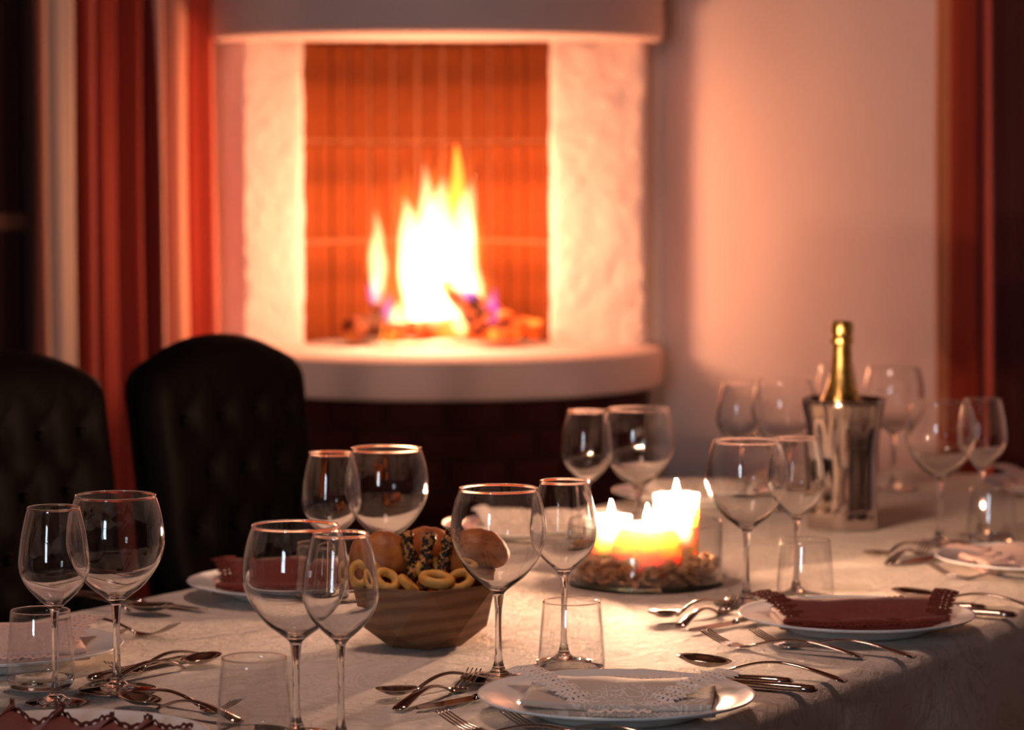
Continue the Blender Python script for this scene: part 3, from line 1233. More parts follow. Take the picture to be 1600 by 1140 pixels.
def stem_glass(kind):
    if kind == 'large':
        outer = [(0.0060, 0.094), (0.0105, 0.0985), (0.0185, 0.1045), (0.0280, 0.112), (0.0372, 0.1225), (0.0462, 0.137), (0.0515, 0.152),
                 (0.0525, 0.164), (0.0512, 0.180), (0.0478, 0.196), (0.0432, 0.2092)]
        zs, foot, stem_top, stem_r = 0.086, 0.0422, 0.094, 0.0038
        fl = 0.022
    else:
        outer = [(0.0052, 0.0985), (0.0088, 0.103), (0.0150, 0.1085), (0.0222, 0.1155), (0.0300, 0.1250), (0.0352, 0.136), (0.0371, 0.147),
                 (0.0362, 0.161), (0.0340, 0.177), (0.0310, 0.192), (0.0276, 0.2056)]
        zs, foot, stem_top, stem_r = 0.094, 0.0318, 0.0985, 0.0034
        fl = 0.020
    t = thing('wine_glass', 'x', 'wine glass')
    op = spline(outer, 4)
    th = 0.0010
    ip = []
    zb0 = op[0][1]
    for i, (r, z) in enumerate(op):
        if r > 0.0115:
            q = max(0.0, 1 - (z - zb0) / 0.052)        # the wall grows thicker towards the stem
            ip.append((max(r - th - 0.0016 * q * q, 0.0), z + 0.0034 * q * q))
    ztop = op[-1][1]
    rm = op[-1][0] - th * 0.5
    lip = [(rm + 0.00072, ztop + 0.0006), (rm + 0.0005, ztop + 0.0013), (rm, ztop + 0.0016), (rm - 0.0005, ztop + 0.0013), (rm - 0.00072, ztop + 0.0006)]
    prof = op + lip + ip[::-1] + [(0.005, ip[0][1] - 0.0012), (0, ip[0][1] - 0.0015)]
    v, f = lathe([(0, op[0][1])] + prof, 64)
    mesh_obj('bowl', v, f, 'glass', t)
    sp = spline([(stem_r * 2.1, 0.0100), (stem_r * 1.25, 0.020), (stem_r, 0.035), (stem_r * 0.95, 0.058), (stem_r * 1.0, zs - 0.012), (stem_r * 1.25, zs - 0.002),
                 (op[0][0] * 0.98, stem_top - 0.0004)], 4)
    v, f = lathe([(0, sp[0][1])] + sp + [(0, sp[-1][1])], 24)
    mesh_obj('stem', v, f, 'glass', t)
    fpf = spline([(stem_r * 2.1, 0.0098), (stem_r * 3.4, 0.0066), (foot * 0.55, 0.0040), (foot * 0.9, 0.0026), (foot, 0.0017)], 4)
    v, f = lathe([(0, 0.0098)] + fpf + [(foot * 0.985, 0.0006), (foot * 0.9, 0.0003), (0, 0.0003)], 56)
    mesh_obj('foot', v, f, 'glass', t)
    return t


LARGE = [  # px of base, label
    (183, 1079, 'large balloon wine glass in front of the dark chair at the photo edge'),
    (779, 1061, 'large balloon wine glass between the bread bowl and the plate with the cream napkin'),
    (463, 1152, 'large balloon wine glass overlapping the brown napkin behind it'),
    (604, 963, 'large balloon wine glass standing behind the bread bowl'),
    (1166, 944, 'large balloon wine glass directly beside the glass candle dish'),
    (997, 865, 'large balloon wine glass behind the tall pillar candle'),
    (1468, 850, 'large balloon wine glass right of the champagne bucket before the rust curtain'),
    (1224, 795, 'large balloon wine glass touching the near side of the champagne bucket, far down the table'),
    (1395, 764, 'large balloon wine glass half hidden behind the champagne bucket'),
]
SMALL = [
    (87, 1100, 'small tulip wine glass nearest the photo edge, in front of a tumbler'),
    (881, 1035, 'small tulip wine glass standing behind the tumbler near the cream napkin'),
    (533, 1163, 'small tulip wine glass in front of the bread bowl'),
    (518, 967, 'small tulip wine glass next to the large one behind the bread bowl'),
    (1244, 930, 'small tulip wine glass between the candle dish and champagne bucket'),
    (917, 864, 'small tulip wine glass behind the short candle'),
    (1533, 837, 'small tulip wine glass in front of the rust curtain, above the far tumbler'),
    (1155, 795, 'small tulip wine glass against the pink wall, far down the table'),
    (1306, 752, 'small tulip wine glass behind the champagne bottle neck'),
]
for kind, lst in (('large', LARGE), ('small', SMALL)):
    proto = stem_glass(kind)
    grp = 'balloon wine glasses on the table' if kind == 'large' else 'tulip wine glasses on the table'
    for i, (px, py, lab) in enumerate(lst):
        p = W(px, py) + Vector((0, 0, EPS))
        if i == 0:
            proto.location = p
            proto['label'] = lab
            proto['group'] = grp
        else:
            dup(proto, p, i * 0.7, lab, grp)


def tumbler_proto():
    t = thing('tumbler', 'x', 'tumbler', group='water tumblers on the table')
    op = spline([(0.026, 0.0004), (0.0315, 0.0022), (0.0352, 0.008), (0.0368, 0.018), (0.0362, 0.032), (0.0345, 0.055), (0.0318, 0.0842)], 4)
    th = 0.0013
    ip = [(r - th, z) for r, z in op if z > 0.0115]
    prof = [(0, 0.0004)] + op[:]
    # outer wall from the thick base up
    low = [p for p in op if p[1] <= 0.0115]
    up = [p for p in op if p[1] > 0.0115]
    v, f = lathe([(up[0][0] - th, up[0][1] + 0.0001)] + [(up[0][0], up[0][1] + 0.0001)] + up[1:] + ip[::-1][:-1], 60, True)
    mesh_obj('glass_wall', v, f, 'thin', t)
    zb = up[0][1]
    v, f = lathe([(0, 0.0004)] + low + [(up[0][0] - 0.0001, zb), (up[0][0] - th, zb), (up[0][0] - 0.006, zb - 0.0028), (0.012, zb - 0.0052), (0, zb - 0.0054)], 56)
    mesh_obj('glass_base', v, f, 'glass', t)
    rr, rz = op[-1][0] - th / 2, op[-1][1] + 0.0008
    v, f = lathe([(rr + 0.00075 * math.cos(2 * PI * k / 8), rz + 0.00075 * math.sin(2 * PI * k / 8)) for k in range(8)], 64, True)
    mesh_obj('rim', v, f, 'glass', t)
    return t


tum = tumbler_proto()
TUMB = [(64, 1077, 'clear tumbler beside the plate with the rose napkin at the photo edge'), (398, 1163, 'clear tumbler in the foreground left of two stemmed glasses'),
        (893, 1060, 'clear tumbler directly behind the plate with the cream napkin'), (1258, 947, 'clear tumbler behind the plate with the brown napkin and candle side'),
        (1549, 853, 'clear tumbler behind the far plate near the rust curtain'), (505, 955, 'clear tumbler seen through the small glass, behind the bread bowl')]
for i, (px, py, lab) in enumerate(TUMB):
    p = W(px, py) + Vector((0, 0, EPS))
    if i == 0:
        tum.location = p
        tum['label'] = lab
    else:
        dup(tum, p, i, lab)

# ------------------------------------------------------------------ plates
PR = 0.143
pv, pf = lathe([(0, 0.0052), (0.060, 0.0052), (0.086, 0.0062), (0.094, 0.0088), (0.100, 0.0128), (0.110, 0.0158), (0.128, 0.0186), (0.140, 0.0212), (0.1425, 0.0222),
                (PR, 0.0214), (0.1405, 0.0190), (0.128, 0.0160), (0.110, 0.0130), (0.100, 0.0095), (0.092, 0.0045), (0.085, 0.0006), (0.081, 0.0002), (0.078, 0.0020), (0, 0.0022)], 84)
PL = [(963, 1083, 'white dinner plate under the cream lace napkin, nearest the camera'),
      (1338, 957, 'white dinner plate under the brown napkin with forks in front'),
      (1624, 868, 'white dinner plate under the rose napkin at the right edge'),
      (464, 905, 'white dinner plate under the brown napkin in front of the leather chair'),
      (840, 817, 'white dinner plate beyond the bread bowl, between glasses'),
      (-6, 1006, 'white dinner plate behind the tumbler at the left edge'),
      (95, 1152, 'white dinner plate under dark napkin at the bottom edge'),
      (1664, 752, 'white dinner plate at the far end of the table by the curtain'),
      (1092, 766, 'white dinner plate on the far side, behind the tall candle')]
plates = []
p0 = None
for i, (px, py, lab) in enumerate(PL):
    loc = W(px, py, 0.0218)
    loc.z = TABLE_Z + EPS
    if p0 is None:
        p0 = o = mesh_obj('dinner_plate', pv, pf, 'porcelain')
    else:
        o = p0.copy()
        COL.objects.link(o)
    o.location = loc
    tag(o, lab, 'plate', 'white dinner plates on the table')
    plates.append(loc)

# ------------------------------------------------------------------ napkins


def sheet_solid(fn, nu, nv, th):
    """closed thin solid from a surface function"""
    top, bot = [], []
    for i in range(nu + 1):
        for j in range(nv + 1):
            p = Vector(fn(i / nu, j / nv))
            top.append(p)
            bot.append(p - Vector((0, 0, th)))
    m = len(top)
    fs = grid_faces(nu, nv) + [q[::-1] for q in grid_faces(nu, nv, m)]
    rim = [i * (nv + 1) for i in range(nu + 1)] + [nu * (nv + 1) + j for j in range(1, nv + 1)] + [i * (nv + 1) + nv for i in range(nu - 1, -1, -1)] + [j for j in range(nv - 1, 0, -1)]
    for a, b in zip(rim, rim[1:] + rim[:1]):
        fs.append((a, b, m + b, m + a))
    return top + bot, fs


def lace_mesh(fn, cells, rows=2, scallop=0.25, th=0.0008):
    """openwork strip: ring of thread round each eyelet, pointed scallops on the outer edge; fn(a,b), b=0 inner edge, 1 outer"""
    vs, fs = [], []
    cache = {}

    def vtx(a, b):
        key = (round(a, 5), round(b, 5))
        if key not in cache:
            cache[key] = len(vs)
            vs.append(Vector(fn(a, b)))
        return cache[key]
    for i in range(cells):
        a0, a1 = i / cells, (i + 1) / cells
        for r in range(rows):
            b0, b1 = 0.8 * r / rows, 0.8 * (r + 1) / rows
            ma, mb = (a0 + a1) / 2, (b0 + b1) / 2
            ha, hb = (a1 - a0) * (0.20 if (i + r) % 2 else 0.27), (b1 - b0) * (0.20 if (i + r) % 3 else 0.28)
            o = [vtx(a0, b0), vtx(ma, b0), vtx(a1, b0), vtx(a1, mb), vtx(a1, b1), vtx(ma, b1), vtx(a0, b1), vtx(a0, mb)]
            n_ = [vtx(ma - ha * .7, mb - hb * .7), vtx(ma, mb - hb), vtx(ma + ha * .7, mb - hb * .7), vtx(ma + ha, mb), vtx(ma + ha * .7, mb + hb * .7),
                  vtx(ma, mb + hb), vtx(ma - ha * .7, mb + hb * .7), vtx(ma - ha, mb)]
            for k in range(8):
                k2 = (k + 1) % 8
                fs.append((o[k], o[k2], n_[k2], n_[k]))
        # scallop
        ma = (a0 + a1) / 2
        fs.append((vtx(a0, 0.8), vtx(ma, 0.8), vtx(ma, 1.0)))
        fs.append((vtx(ma, 0.8), vtx(a1, 0.8), vtx(ma, 1.0)))
    return vs, fs


def napkin(label, loc, rz, col, seed, w=0.098, d=0.058, lift=0.012, puff=0.006, tip=0.026, tipshift=0.004, style='envelope', group='folded lace-edged napkins'):
    t = thing('napkin', label, 'napkin', loc, rz, group)
    clm, lcm = 'nap_' + col, 'lace_' + col
    nz = lambda x, y, k: noise.noise((x * 22 + seed, y * 22, k + seed))

    def pad(u, v, z, grow, sag):
        x = (u * 2 - 1) * (w - 0.012 + grow)
        y = (v * 2 - 1) * (d + grow * 0.6)
        e = max(abs(u * 2 - 1), abs(v * 2 - 1))
        return (x, y, z + 0.0022 * nz(x, y, z * 90) + lift * 0.22 * abs(u * 2 - 1) ** 4 - sag * e ** 6)
    v_, f_ = sheet_solid(lambda u, v: pad(u, v, 0.0074, 0.0, 0.001), 30, 18, 0.0060)
    mesh_obj('folded_layer', v_, f_, clm, t)
    v_, f_ = sheet_solid(lambda u, v: pad(u, v, 0.0142, -0.004, 0.0015), 30, 18, 0.0056)
    mesh_obj('folded_layer', v_, f_, clm, t)

    zt = 0.0168

    def flap(uu, v):
        """uu -1..1 across, v 0 (fold at the back) .. 1 (point at the front)"""
        half = w * (1 - v) + tip * v
        x = uu * half + tipshift * v
        y = d - 0.004 - (2 * d - 0.010) * v
        z = zt + puff * math.sin(PI * min(1, v * 1.05 + 0.12)) * (1 - 0.5 * uu * uu) + lift * abs(uu) ** 3 * (1 - v) ** 1.2 + 0.0018 * nz(x, y, 3)
        z -= 0.006 * max(0, v - 0.85) / 0.15
        return Vector((x, y, z))
    v_, f_ = sheet_solid(lambda u, v: flap(u * 2 - 1, v), 36, 24, 0.0016)
    mesh_obj('flap', v_, f_, clm, t)
    for sgn in (-1, 1):
        def lf(a, b, sgn=sgn):
            v = 0.0 + 0.98 * a
            p = flap(sgn * 1.0, v)
            q = flap(sgn * 0.80, v)
            ed = flap(sgn, min(1, v + 0.02)) - flap(sgn, max(0, v - 0.02))
            out = Vector((sgn * abs(ed.y), -abs(ed.x), 0)).normalized()
            # lace sits on the flap's margin and reaches past it
            b2 = b - 0.45
            pos = p + out * 0.031 * b2
            pos.z = p.z + 0.0012 - 0.006 * max(0, b2) + 0.001 * math.sin(a * 40)
            return pos
        v_, f_ = lace_mesh(lf, 20, 4)
        o = mesh_obj('lace_trim', v_, f_, lcm, t, smooth=False)
        so = o.modifiers.new('thickness', 'SOLIDIFY')
        so.thickness = 0.0008
        o['label'] = 'openwork lace edging'
    # lace along the front edge of the flap
    def lfr(a, b):
        p = flap(-1 + 2 * a, 0.97)
        return p + Vector((0, -0.014 * b, 0.0012 - 0.006 * b + 0.0008 * math.sin(a * 30)))
    v_, f_ = lace_mesh(lfr, max(5, int(tip / 0.004)), 2)
    o = mesh_obj('lace_trim', v_, f_, lcm, t, smooth=False)
    so = o.modifiers.new('thickness', 'SOLIDIFY')
    so.thickness = 0.0008
    # lace peeping out along the back
    def lb(a, b):
        x = -0.02 + (w - 0.03) * a
        return (x, d - 0.004 + 0.016 * b, 0.0165 + lift * 0.4 * a + 0.004 * b)
    v_, f_ = lace_mesh(lb, 12, 2)
    o = mesh_obj('lace_trim', v_, f_, lcm, t, smooth=False)
    so = o.modifiers.new('thickness', 'SOLIDIFY')
    so.thickness = 0.0008
    return t


def on_plate(i, dx=0, dy=0):
    return plates[i] + Vector((dx, dy, 0.0058))


napkin('cream damask napkin with lace corners on the nearest plate', on_plate(0, 0.004, 0.004), R(-6), 'cream', 1, w=0.112, d=0.062, lift=0.012, puff=0.009, tip=0.03)
napkin('dark brown napkin with upturned lace ends on the plate beside forks', on_plate(1, 0.004, 0.002), R(4), 'brown', 2, w=0.116, d=0.050, lift=0.016, puff=0.014, tip=0.080)
napkin('rose napkin with ruffled lace on the plate at the right edge', on_plate(2), R(10), 'rose', 3, w=0.112, d=0.06, lift=0.006, puff=0.014, tip=0.05)
napkin('reddish brown napkin on the plate in front of the leather chair', on_plate(3, 0.0, 0.0), R(-8), 'brown', 4, w=0.112, d=0.056, lift=0.012, puff=0.026, tip=0.075)
napkin('cream napkin on the plate beyond the bread bowl', on_plate(4, 0, 0), R(-8), 'cream', 5, w=0.112, d=0.056, lift=0.010, puff=0.020, tip=0.06)
napkin('rose napkin behind the tumbler at the left edge', on_plate(5, 0.0, 0), R(14), 'rose', 6, w=0.112, d=0.056, lift=0.014, puff=0.020, tip=0.06)
napkin('rose napkin on the plate at the far end of the table', on_plate(7), R(-5), 'rose', 8, w=0.112, d=0.06, lift=0.016, puff=0.018, tip=0.06)
napkin('cream napkin on the far-side plate behind the tall candle', on_plate(8), R(-5), 'cream', 9, w=0.112, d=0.056, lift=0.010, puff=0.018, tip=0.06)


def fan_napkin(label, loc, rz):
    """napkin pulled into soft standing pleats with a scalloped upper edge"""
    t = thing('napkin', label, 'napkin', loc, rz, 'folded lace-edged napkins')
    def fn(u, v):
        x = -0.125 + 0.225 * u
        ph = (x + 0.013 * noise.noise((x * 20, 3, 3))) / 0.047 * PI * 2 / 2 * 1.0 * 2
        ridge = abs(math.sin(ph / 2)) ** 0.8
        y = 0.055 - 0.12 * v
        sc = 0.0025 * abs(math.sin(u * 90)) * (1 - v) ** 8
        z = 0.006 + (0.036 * ridge * (1.05 - 0.7 * u) + 0.006) * (1 - v) ** 0.7 * (0.75 + 0.35 * noise.noise((x * 14, 1, 2))) - sc
        return (x + 0.012 * (1 - v) * math.sin(ph), y, z)
    v_, f_ = sheet_solid(fn, 120, 20, 0.0016)
    mesh_obj('pleated_cloth', v_, f_, 'nap_brown', t)
    def lf(a, b):
        p = Vector(fn(a, 0.02))
        return p + Vector((0, 0.002, 0.0015 + 0.008 * (b - 0.5)))
    v_, f_ = lace_mesh(lf, 60, 1)
    o = mesh_obj('lace_trim', v_, f_, 'lace_brown', t, smooth=False)
    so = o.modifiers.new('thickness', 'SOLIDIFY')
    so.thickness = 0.0008
    return t


fan_napkin('dark brown pleated napkin at the bottom edge of the photo', on_plate(6, 0.004, 0.02), R(-8))

# ------------------------------------------------------------------ cutlery


def handle_path(L, x0, arch, n=16):
    """from x0 to the handle end L; z rises over the neck and settles at the end"""
    pts = []
    for i in range(n + 1):
        t = i / n
        x = x0 + (L - x0) * t
        z = 0.0022 + arch * math.sin(PI * t) ** 1.0 * (1 - 0.45 * t) * 1.25
        pts.append((x, 0, z))
    return pts


def make_fork(L, label):
    t = thing('fork', label, 'fork')
    k = L / 0.205
    x0 = 0.062 * k
    path = handle_path(L, x0, 0.0125)
    n_ = len(path)
    rad = [(0.0030 + 0.0062 * (i / (n_ - 1)) ** 1.8 - (0.0022 if i == n_ - 1 else 0), 0.0016) for i in range(n_)]
    v, f = tube(path, rad, 10)
    mesh_obj('handle', v, f, 'steel', t)
    # head: palm plus four tines, origin at the tine tips
    parts = []
    palm = [(x0 + 0.002, 0, 0.0026), (x0 - 0.006 * k, 0, 0.0016), (x0 - 0.014 * k, 0, 0.0014), (x0 - 0.021 * k, 0, 0.0024)]
    parts.append(tube(palm, [(0.0032, 0.0015), (0.0085 * k, 0.0012), (0.0118 * k, 0.0011), (0.0122 * k, 0.0010)], 12))
    for q in (-1.5, -0.5, 0.5, 1.5):
        pts, rr = [], []
        for i in range(9):
            s = i / 8
            x = (x0 - 0.019 * k) * (1 - s)
            z = 0.0022 + 0.0165 * s ** 1.55
            pts.append((x, q * 0.0066 * k * (1 - 0.06 * s), z))
            rr.append((0.0019 * k * (1 - 0.45 * s), 0.0009))
        parts.append(tube(pts, rr, 6))
    v, f = join(*parts)
    mesh_obj('tines', v, f, 'steel', t)
    return t


def make_spoon(L, label):
    t = thing('spoon', label, 'spoon')
    k = L / 0.205
    bl = 0.066 * k
    path = handle_path(L, bl - 0.002, 0.0140)
    n_ = len(path)
    rad = [(0.0028 + 0.0062 * (i / (n_ - 1)) ** 1.8 - (0.0022 if i == n_ - 1 else 0), 0.0016) for i in range(n_)]
    v, f = tube(path, rad, 10)
    mesh_obj('handle', v, f, 'steel', t)
    def fn(u, v):
        a = u * 2 * PI
        r = v
        wid = 0.0215 * k
        x = bl / 2 + bl / 2 * r * math.cos(a)
        wshape = 1 - 0.18 * math.cos(a)
        y = wid * r * math.sin(a) * (1 + 0.12 * math.cos(a + PI))
        z = 0.0014 + 0.0092 * r * r * k + 0.0035 * (1 - x / bl)
        return (x, y, z)
    vs, fs = [], []
    nr, na = 8, 32
    for sh in (0.0, 0.0011):
        off = len(vs)
        vs.append(Vector(fn(0, 0)) + Vector((0, 0, sh)))
        for r in range(1, nr + 1):
            for a in range(na):
                vs.append(Vector(fn(a / na, r / nr)) + Vector((0, 0, sh * (1 if r < nr else 0.6))))
        for a in range(na):
            fs.append((off, off + 1 + a, off + 1 + (a + 1) % na))
        for r in range(nr - 1):
            b0, b1 = off + 1 + r * na, off + 1 + (r + 1) * na
            for a in range(na):
                fs.append((b0 + a, b1 + a, b1 + (a + 1) % na, b0 + (a + 1) % na))
    m = 1 + nr * na
    for a in range(na):
        i0, i1 = 1 + (nr - 1) * na + a, 1 + (nr - 1) * na + (a + 1) % na
        fs.append((i0, i1, m + i1, m + i0))
    mesh_obj('spoon_bowl', vs, fs, 'steel', t)
    return t


def make_knife(L, label):
    t = thing('table_knife', label, 'knife')
    k = L / 0.225
    bl = 0.108 * k
    v, f = tube([(bl - 0.004, 0, 0.0042), (bl + 0.01, 0, 0.0046), (bl + 0.05, 0, 0.0054), (L - 0.02, 0, 0.0058), (L - 0.004, 0, 0.0056), (L, 0, 0.0054)],
                [(0.0040, 0.0026), (0.0062, 0.0032), (0.0078, 0.0040), (0.0090, 0.0044), (0.0078, 0.0040), (0.004, 0.002)], 14)
    mesh_obj('handle', v, f, 'steel', t)
    n_ = 16
    vs, fs = [], []
    for i in range(n_ + 1):
        s = i / n_
        x = bl * s
        back = 0.0065
        edge = -0.0095 * min(1, (s / 0.35)) ** 0.5 * (1 if s < 0.92 else 1 - 0.4 * (s - 0.92) / 0.08)
        bk = back * min(1, s / 0.12) ** 0.5 if s < 0.12 else back
        y0, y1 = edge, bk
        for (y, z) in ((y0, 0.0022), (y1, 0.0036), (y1, 0.0022), (y0, 0.0018)):
            vs.append((x, y, z + 0.0008))
    for i in range(n_):
        for q in range(4):
            q2 = (q + 1) % 4
            fs.append((4 * i + q, 4 * i + q2, 4 * i + 4 + q2, 4 * i + 4 + q))
    fs += [(3, 2, 1, 0), tuple(4 * n_ + q for q in range(4))]
    auto_smooth(mesh_obj('blade', vs, fs, 'steel', t), 30)
    return t


protos = {}


def cutlery(kind, size, p, d, label, by='tip', z=0.0, turn=0.0):
    """kind fork / spoon / knife; p pixel survey of the tip (or handle end), d direction from the tip to the handle"""
    L = {('fork', 'big'): 0.205, ('fork', 'small'): 0.172, ('spoon', 'big'): 0.205, ('spoon', 'small'): 0.172, ('knife', 'big'): 0.232, ('knife', 'small'): 0.190}[(kind, size)]
    ang = math.atan2(d.y, d.x) + R(turn)
    dd = Vector((math.cos(ang), math.sin(ang), 0))
    P = W(p[0], p[1], z)
    P.z = TABLE_Z + EPS
    if by == 'end':
        P = P - dd * L
    key = (kind, size)
    grp = {'fork': 'steel forks on the tablecloth', 'spoon': 'steel spoons on the tablecloth', 'knife': 'steel knives on the tablecloth'}[kind]
    if key not in protos:
        o = {'fork': make_fork, 'spoon': make_spoon, 'knife': make_knife}[kind](L, label)
        protos[key] = o
        o['group'] = grp
        o.location = P
        o.rotation_euler = (0, 0, ang)
    else:
        dup(protos[key], P, ang, label, grp)


# nearest right-hand setting (cream napkin)
cutlery('fork', 'big', (688, 1112), N, 'steel fork left of the nearest plate, outer one', z=0.017)
cutlery('fork', 'big', (789, 1112), N, 'steel fork against the left side of the nearest plate', z=0.017)
cutlery('spoon', 'small', (594, 1086), U, 'dessert spoon with bowl pointing to the bread bowl', z=0.008, turn=-8)
cutlery('fork', 'small', (742, 1050), -U, 'dessert fork with tines touching the big glass foot', z=0.015, turn=4)
cutlery('knife', 'small', (650, 1113), U, 'dessert knife under the fork before the nearest plate', turn=-12)
cutlery('spoon', 'big', (1060, 1026), N, 'large spoon right of the cream napkin plate', z=0.012)
cutlery('knife', 'big', (1276, 1086), N, 'table knife nearest the cream napkin plate', by='end', turn=2)
cutlery('knife', 'small', (1238, 1074), N, 'small knife between the large spoon and table knife', by='end', turn=3)
# middle right-hand setting (brown napkin)
cutlery('fork', 'big', (1097, 984), N, 'steel fork before the brown napkin plate, further from it', z=0.017)
cutlery('fork', 'big', (1176, 984), N, 'steel fork half under the rim of the brown napkin plate', z=0.017)
cutlery('spoon', 'small', (1020, 964), U, 'dessert spoon between candle dish and brown napkin plate', z=0.008, turn=-6)
cutlery('fork', 'small', (1148, 934), -U, 'dessert fork beside the glass next to the candle dish', z=0.015, turn=4)
cutlery('knife', 'small', (1076, 990), U, 'dessert knife touching the brown napkin plate rim', turn=-12)
cutlery('spoon', 'big', (1394, 922), N, 'large spoon behind the brown napkin plate', z=0.012)
cutlery('knife', 'big', (1588, 968), N, 'table knife right of the brown napkin plate', by='end', turn=2)
cutlery('knife', 'small', (1541, 957), N, 'small knife right of the brown napkin plate', by='end', turn=3)
# far right-hand setting (rose napkin)
cutlery('fork', 'big', (1452, 881), N, 'steel fork further from the right edge plate', z=0.017)
cutlery('fork', 'big', (1517, 879), N, 'steel fork half under the right edge plate', z=0.017)
cutlery('spoon', 'small', (1356, 869), U, 'dessert spoon in front of the champagne bucket', z=0.008, turn=-6)
cutlery('fork', 'small', (1452, 846), -U, 'dessert fork below the far balloon glass', z=0.015, turn=4)
cutlery('knife', 'small', (1405, 884), U, 'dessert knife leading under the right edge plate', turn=-12)
# left-hand settings
cutlery('fork', 'big', (274, 976), -N, 'steel fork with raised tines behind the balloon glass stem', z=0.018, turn=-4)
cutlery('fork', 'big', (196, 984), -N, 'steel fork beside the rose napkin at the left edge', z=0.018)
cutlery('spoon', 'small', (341, 1026), -U, 'dessert spoon nearest the tumbler in the foreground', z=0.008, turn=-8)
cutlery('fork', 'small', (171, 1040), U, 'dessert fork behind the foot of the left balloon glass', z=0.015, turn=-2)
cutlery('knife', 'small', (291, 1028), -U, 'dessert knife behind the left balloon glass foot', turn=4)
cutlery('knife', 'big', (325, 957), -N, 'table knife below the plate before the leather chair', turn=-4)
cutlery('spoon', 'big', (268, 951), -N, 'large dark spoon lying before the leather chair', z=0.01, turn=2)
# setting at the near end
cutlery('spoon', 'small', (190, 1090), N, 'dessert spoon above the plate at the bottom edge', z=0.008, turn=-8)
cutlery('fork', 'small', (372, 1098), -N, 'dessert fork seen through the foreground tumbler', z=0.015, turn=-10)

# ------------------------------------------------------------------ bread bowl
BP = W(663, 1006) + Vector((0, 0, EPS))
bb = thing('bread_bowl', 'faceted olive wood bowl holding rolls and crackers', 'bowl', BP, R(6))


def faceted_bowl():
    n8 = 6
    def ring(r, z, ph, wob=0.0):
        return [(r * (1 + wob * math.sin(3 * k + 1)) * math.cos(2 * PI * (k + ph) / n8), r * (1 + wob * math.sin(3 * k + 1)) * math.sin(2 * PI * (k + ph) / n8), z) for k in range(n8)]
    rings = [ring(0.047, 0.0, 0.5), ring(0.072, 0.020, 0.0, 0.03), ring(0.0915, 0.074, 0.5), ring(0.0845, 0.074, 0.5), ring(0.064, 0.026, 0.0), ring(0.042, 0.008, 0.5)]
    vs = [v for r in rings for v in r]
    fs = [tuple(range(n8))[::-1]]
    def strip(a, b, up_half):
        """triangles between two rings half a step apart; up_half: ring b is the one turned by half a step"""
        for k in range(n8):
            k2 = (k + 1) % n8
            if up_half:      # b[k] sits between a[k] and a[k+1]
                fs.append((a * n8 + k, a * n8 + k2, b * n8 + k))
                fs.append((a * n8 + k2, b * n8 + k2, b * n8 + k))
            else:            # a[k] sits between b[k] and b[k+1]
                fs.append((a * n8 + k, b * n8 + k2, b * n8 + k))
                fs.append((a * n8 + k, a * n8 + k2, b * n8 + k2))
    strip(0, 1, False)
    strip(1, 2, True)
    for k in range(n8):
        k2 = (k + 1) % n8
        fs.append((2 * n8 + k, 2 * n8 + k2, 3 * n8 + k2, 3 * n8 + k))
    strip(3, 4, False)
    strip(4, 5, True)
    fs.append(tuple(range(5 * n8, 6 * n8)))
    return vs, fs


v, f = faceted_bowl()
mesh_obj('bowl_body', v, f, 'bowlwood', bb, smooth=False)


def roll(label, x, y, z, r, sx=1.0, sz=0.8, tilt=(0, 0, 0), seed=0):
    vs, fs = lathe([(0, -1)] + [(math.sin(PI * k / 18), -math.cos(PI * k / 18)) for k in range(1, 18)] + [(0, 1)], 32)
    out = []
    for p in vs:
        p = Vector(p)
        d = 1 + 0.06 * noise.noise(p * 1.4 + Vector((seed, 0, 0))) + 0.02 * noise.noise(p * 5 + Vector((seed, 3, 0)))
        if p.z > 0:
            d -= 0.035 * math.exp(-(p.x / 0.09) ** 2) * p.z      # scored cut over the crown
        out.append(Vector((p.x * sx, p.y, p.z * sz)) * r * d)
    o = mesh_obj('bread_roll', out, fs, 'roll', loc=BP + Vector((x, y, z)))
    o.rotation_euler = tilt
    return tag(o, label, 'bread roll', 'bread rolls in the wooden bowl')


roll('round bread roll at the left end of the bowl, behind crackers', -0.048, 0.004, 0.098, 0.036, 1.05, 0.95, (0.2, 0, 0.4), 1)
roll('round bread roll in the middle of the bowl between seeded sticks', 0.004, 0.038, 0.100, 0.036, 1.0, 0.95, (0.1, 0.1, 0), 2)
roll('large bread roll at the right end of the bowl, seen through a glass', 0.062, 0.000, 0.102, 0.037, 1.10, 0.92, (0.3, 0.3, 0.2), 3)
roll('bread roll at the back left of the bowl', -0.048, 0.060, 0.078, 0.026, 1.0, 0.9, (0, 0.2, 0), 4)
roll('bread roll at the back right of the bowl, low down', 0.052, 0.062, 0.076, 0.022, 1.1, 0.9, (0, -0.2, 0), 5)


def ring_cracker(label, x, y, z, r, r2, rot, squash, seed):
    vs, fs = [], []
    na, nb = 36, 12
    for i in range(na):
        a = 2 * PI * i / na
        rr = r2 * (1 + 0.15 * noise.noise((math.cos(a) * 2, math.sin(a) * 2, seed)))
        lift = 0.003 * math.sin(a * 1.0 + seed)
        for j in range(nb):
            b = 2 * PI * j / nb
            vs.append(((r + rr * math.cos(b)) * math.cos(a), (r * squash + rr * math.cos(b)) * math.sin(a), rr * math.sin(b) + lift))
    for i in range(na):
        for j in range(nb):
            fs.append((i * nb + j, ((i + 1) % na) * nb + j, ((i + 1) % na) * nb + (j + 1) % nb, i * nb + (j + 1) % nb))
    o = mesh_obj('ring_cracker', vs, fs, 'taralli', loc=BP + Vector((x, y, z)))
    o.rotation_euler = rot
    return tag(o, label, 'cracker', 'ring-shaped crackers in the wooden bowl')


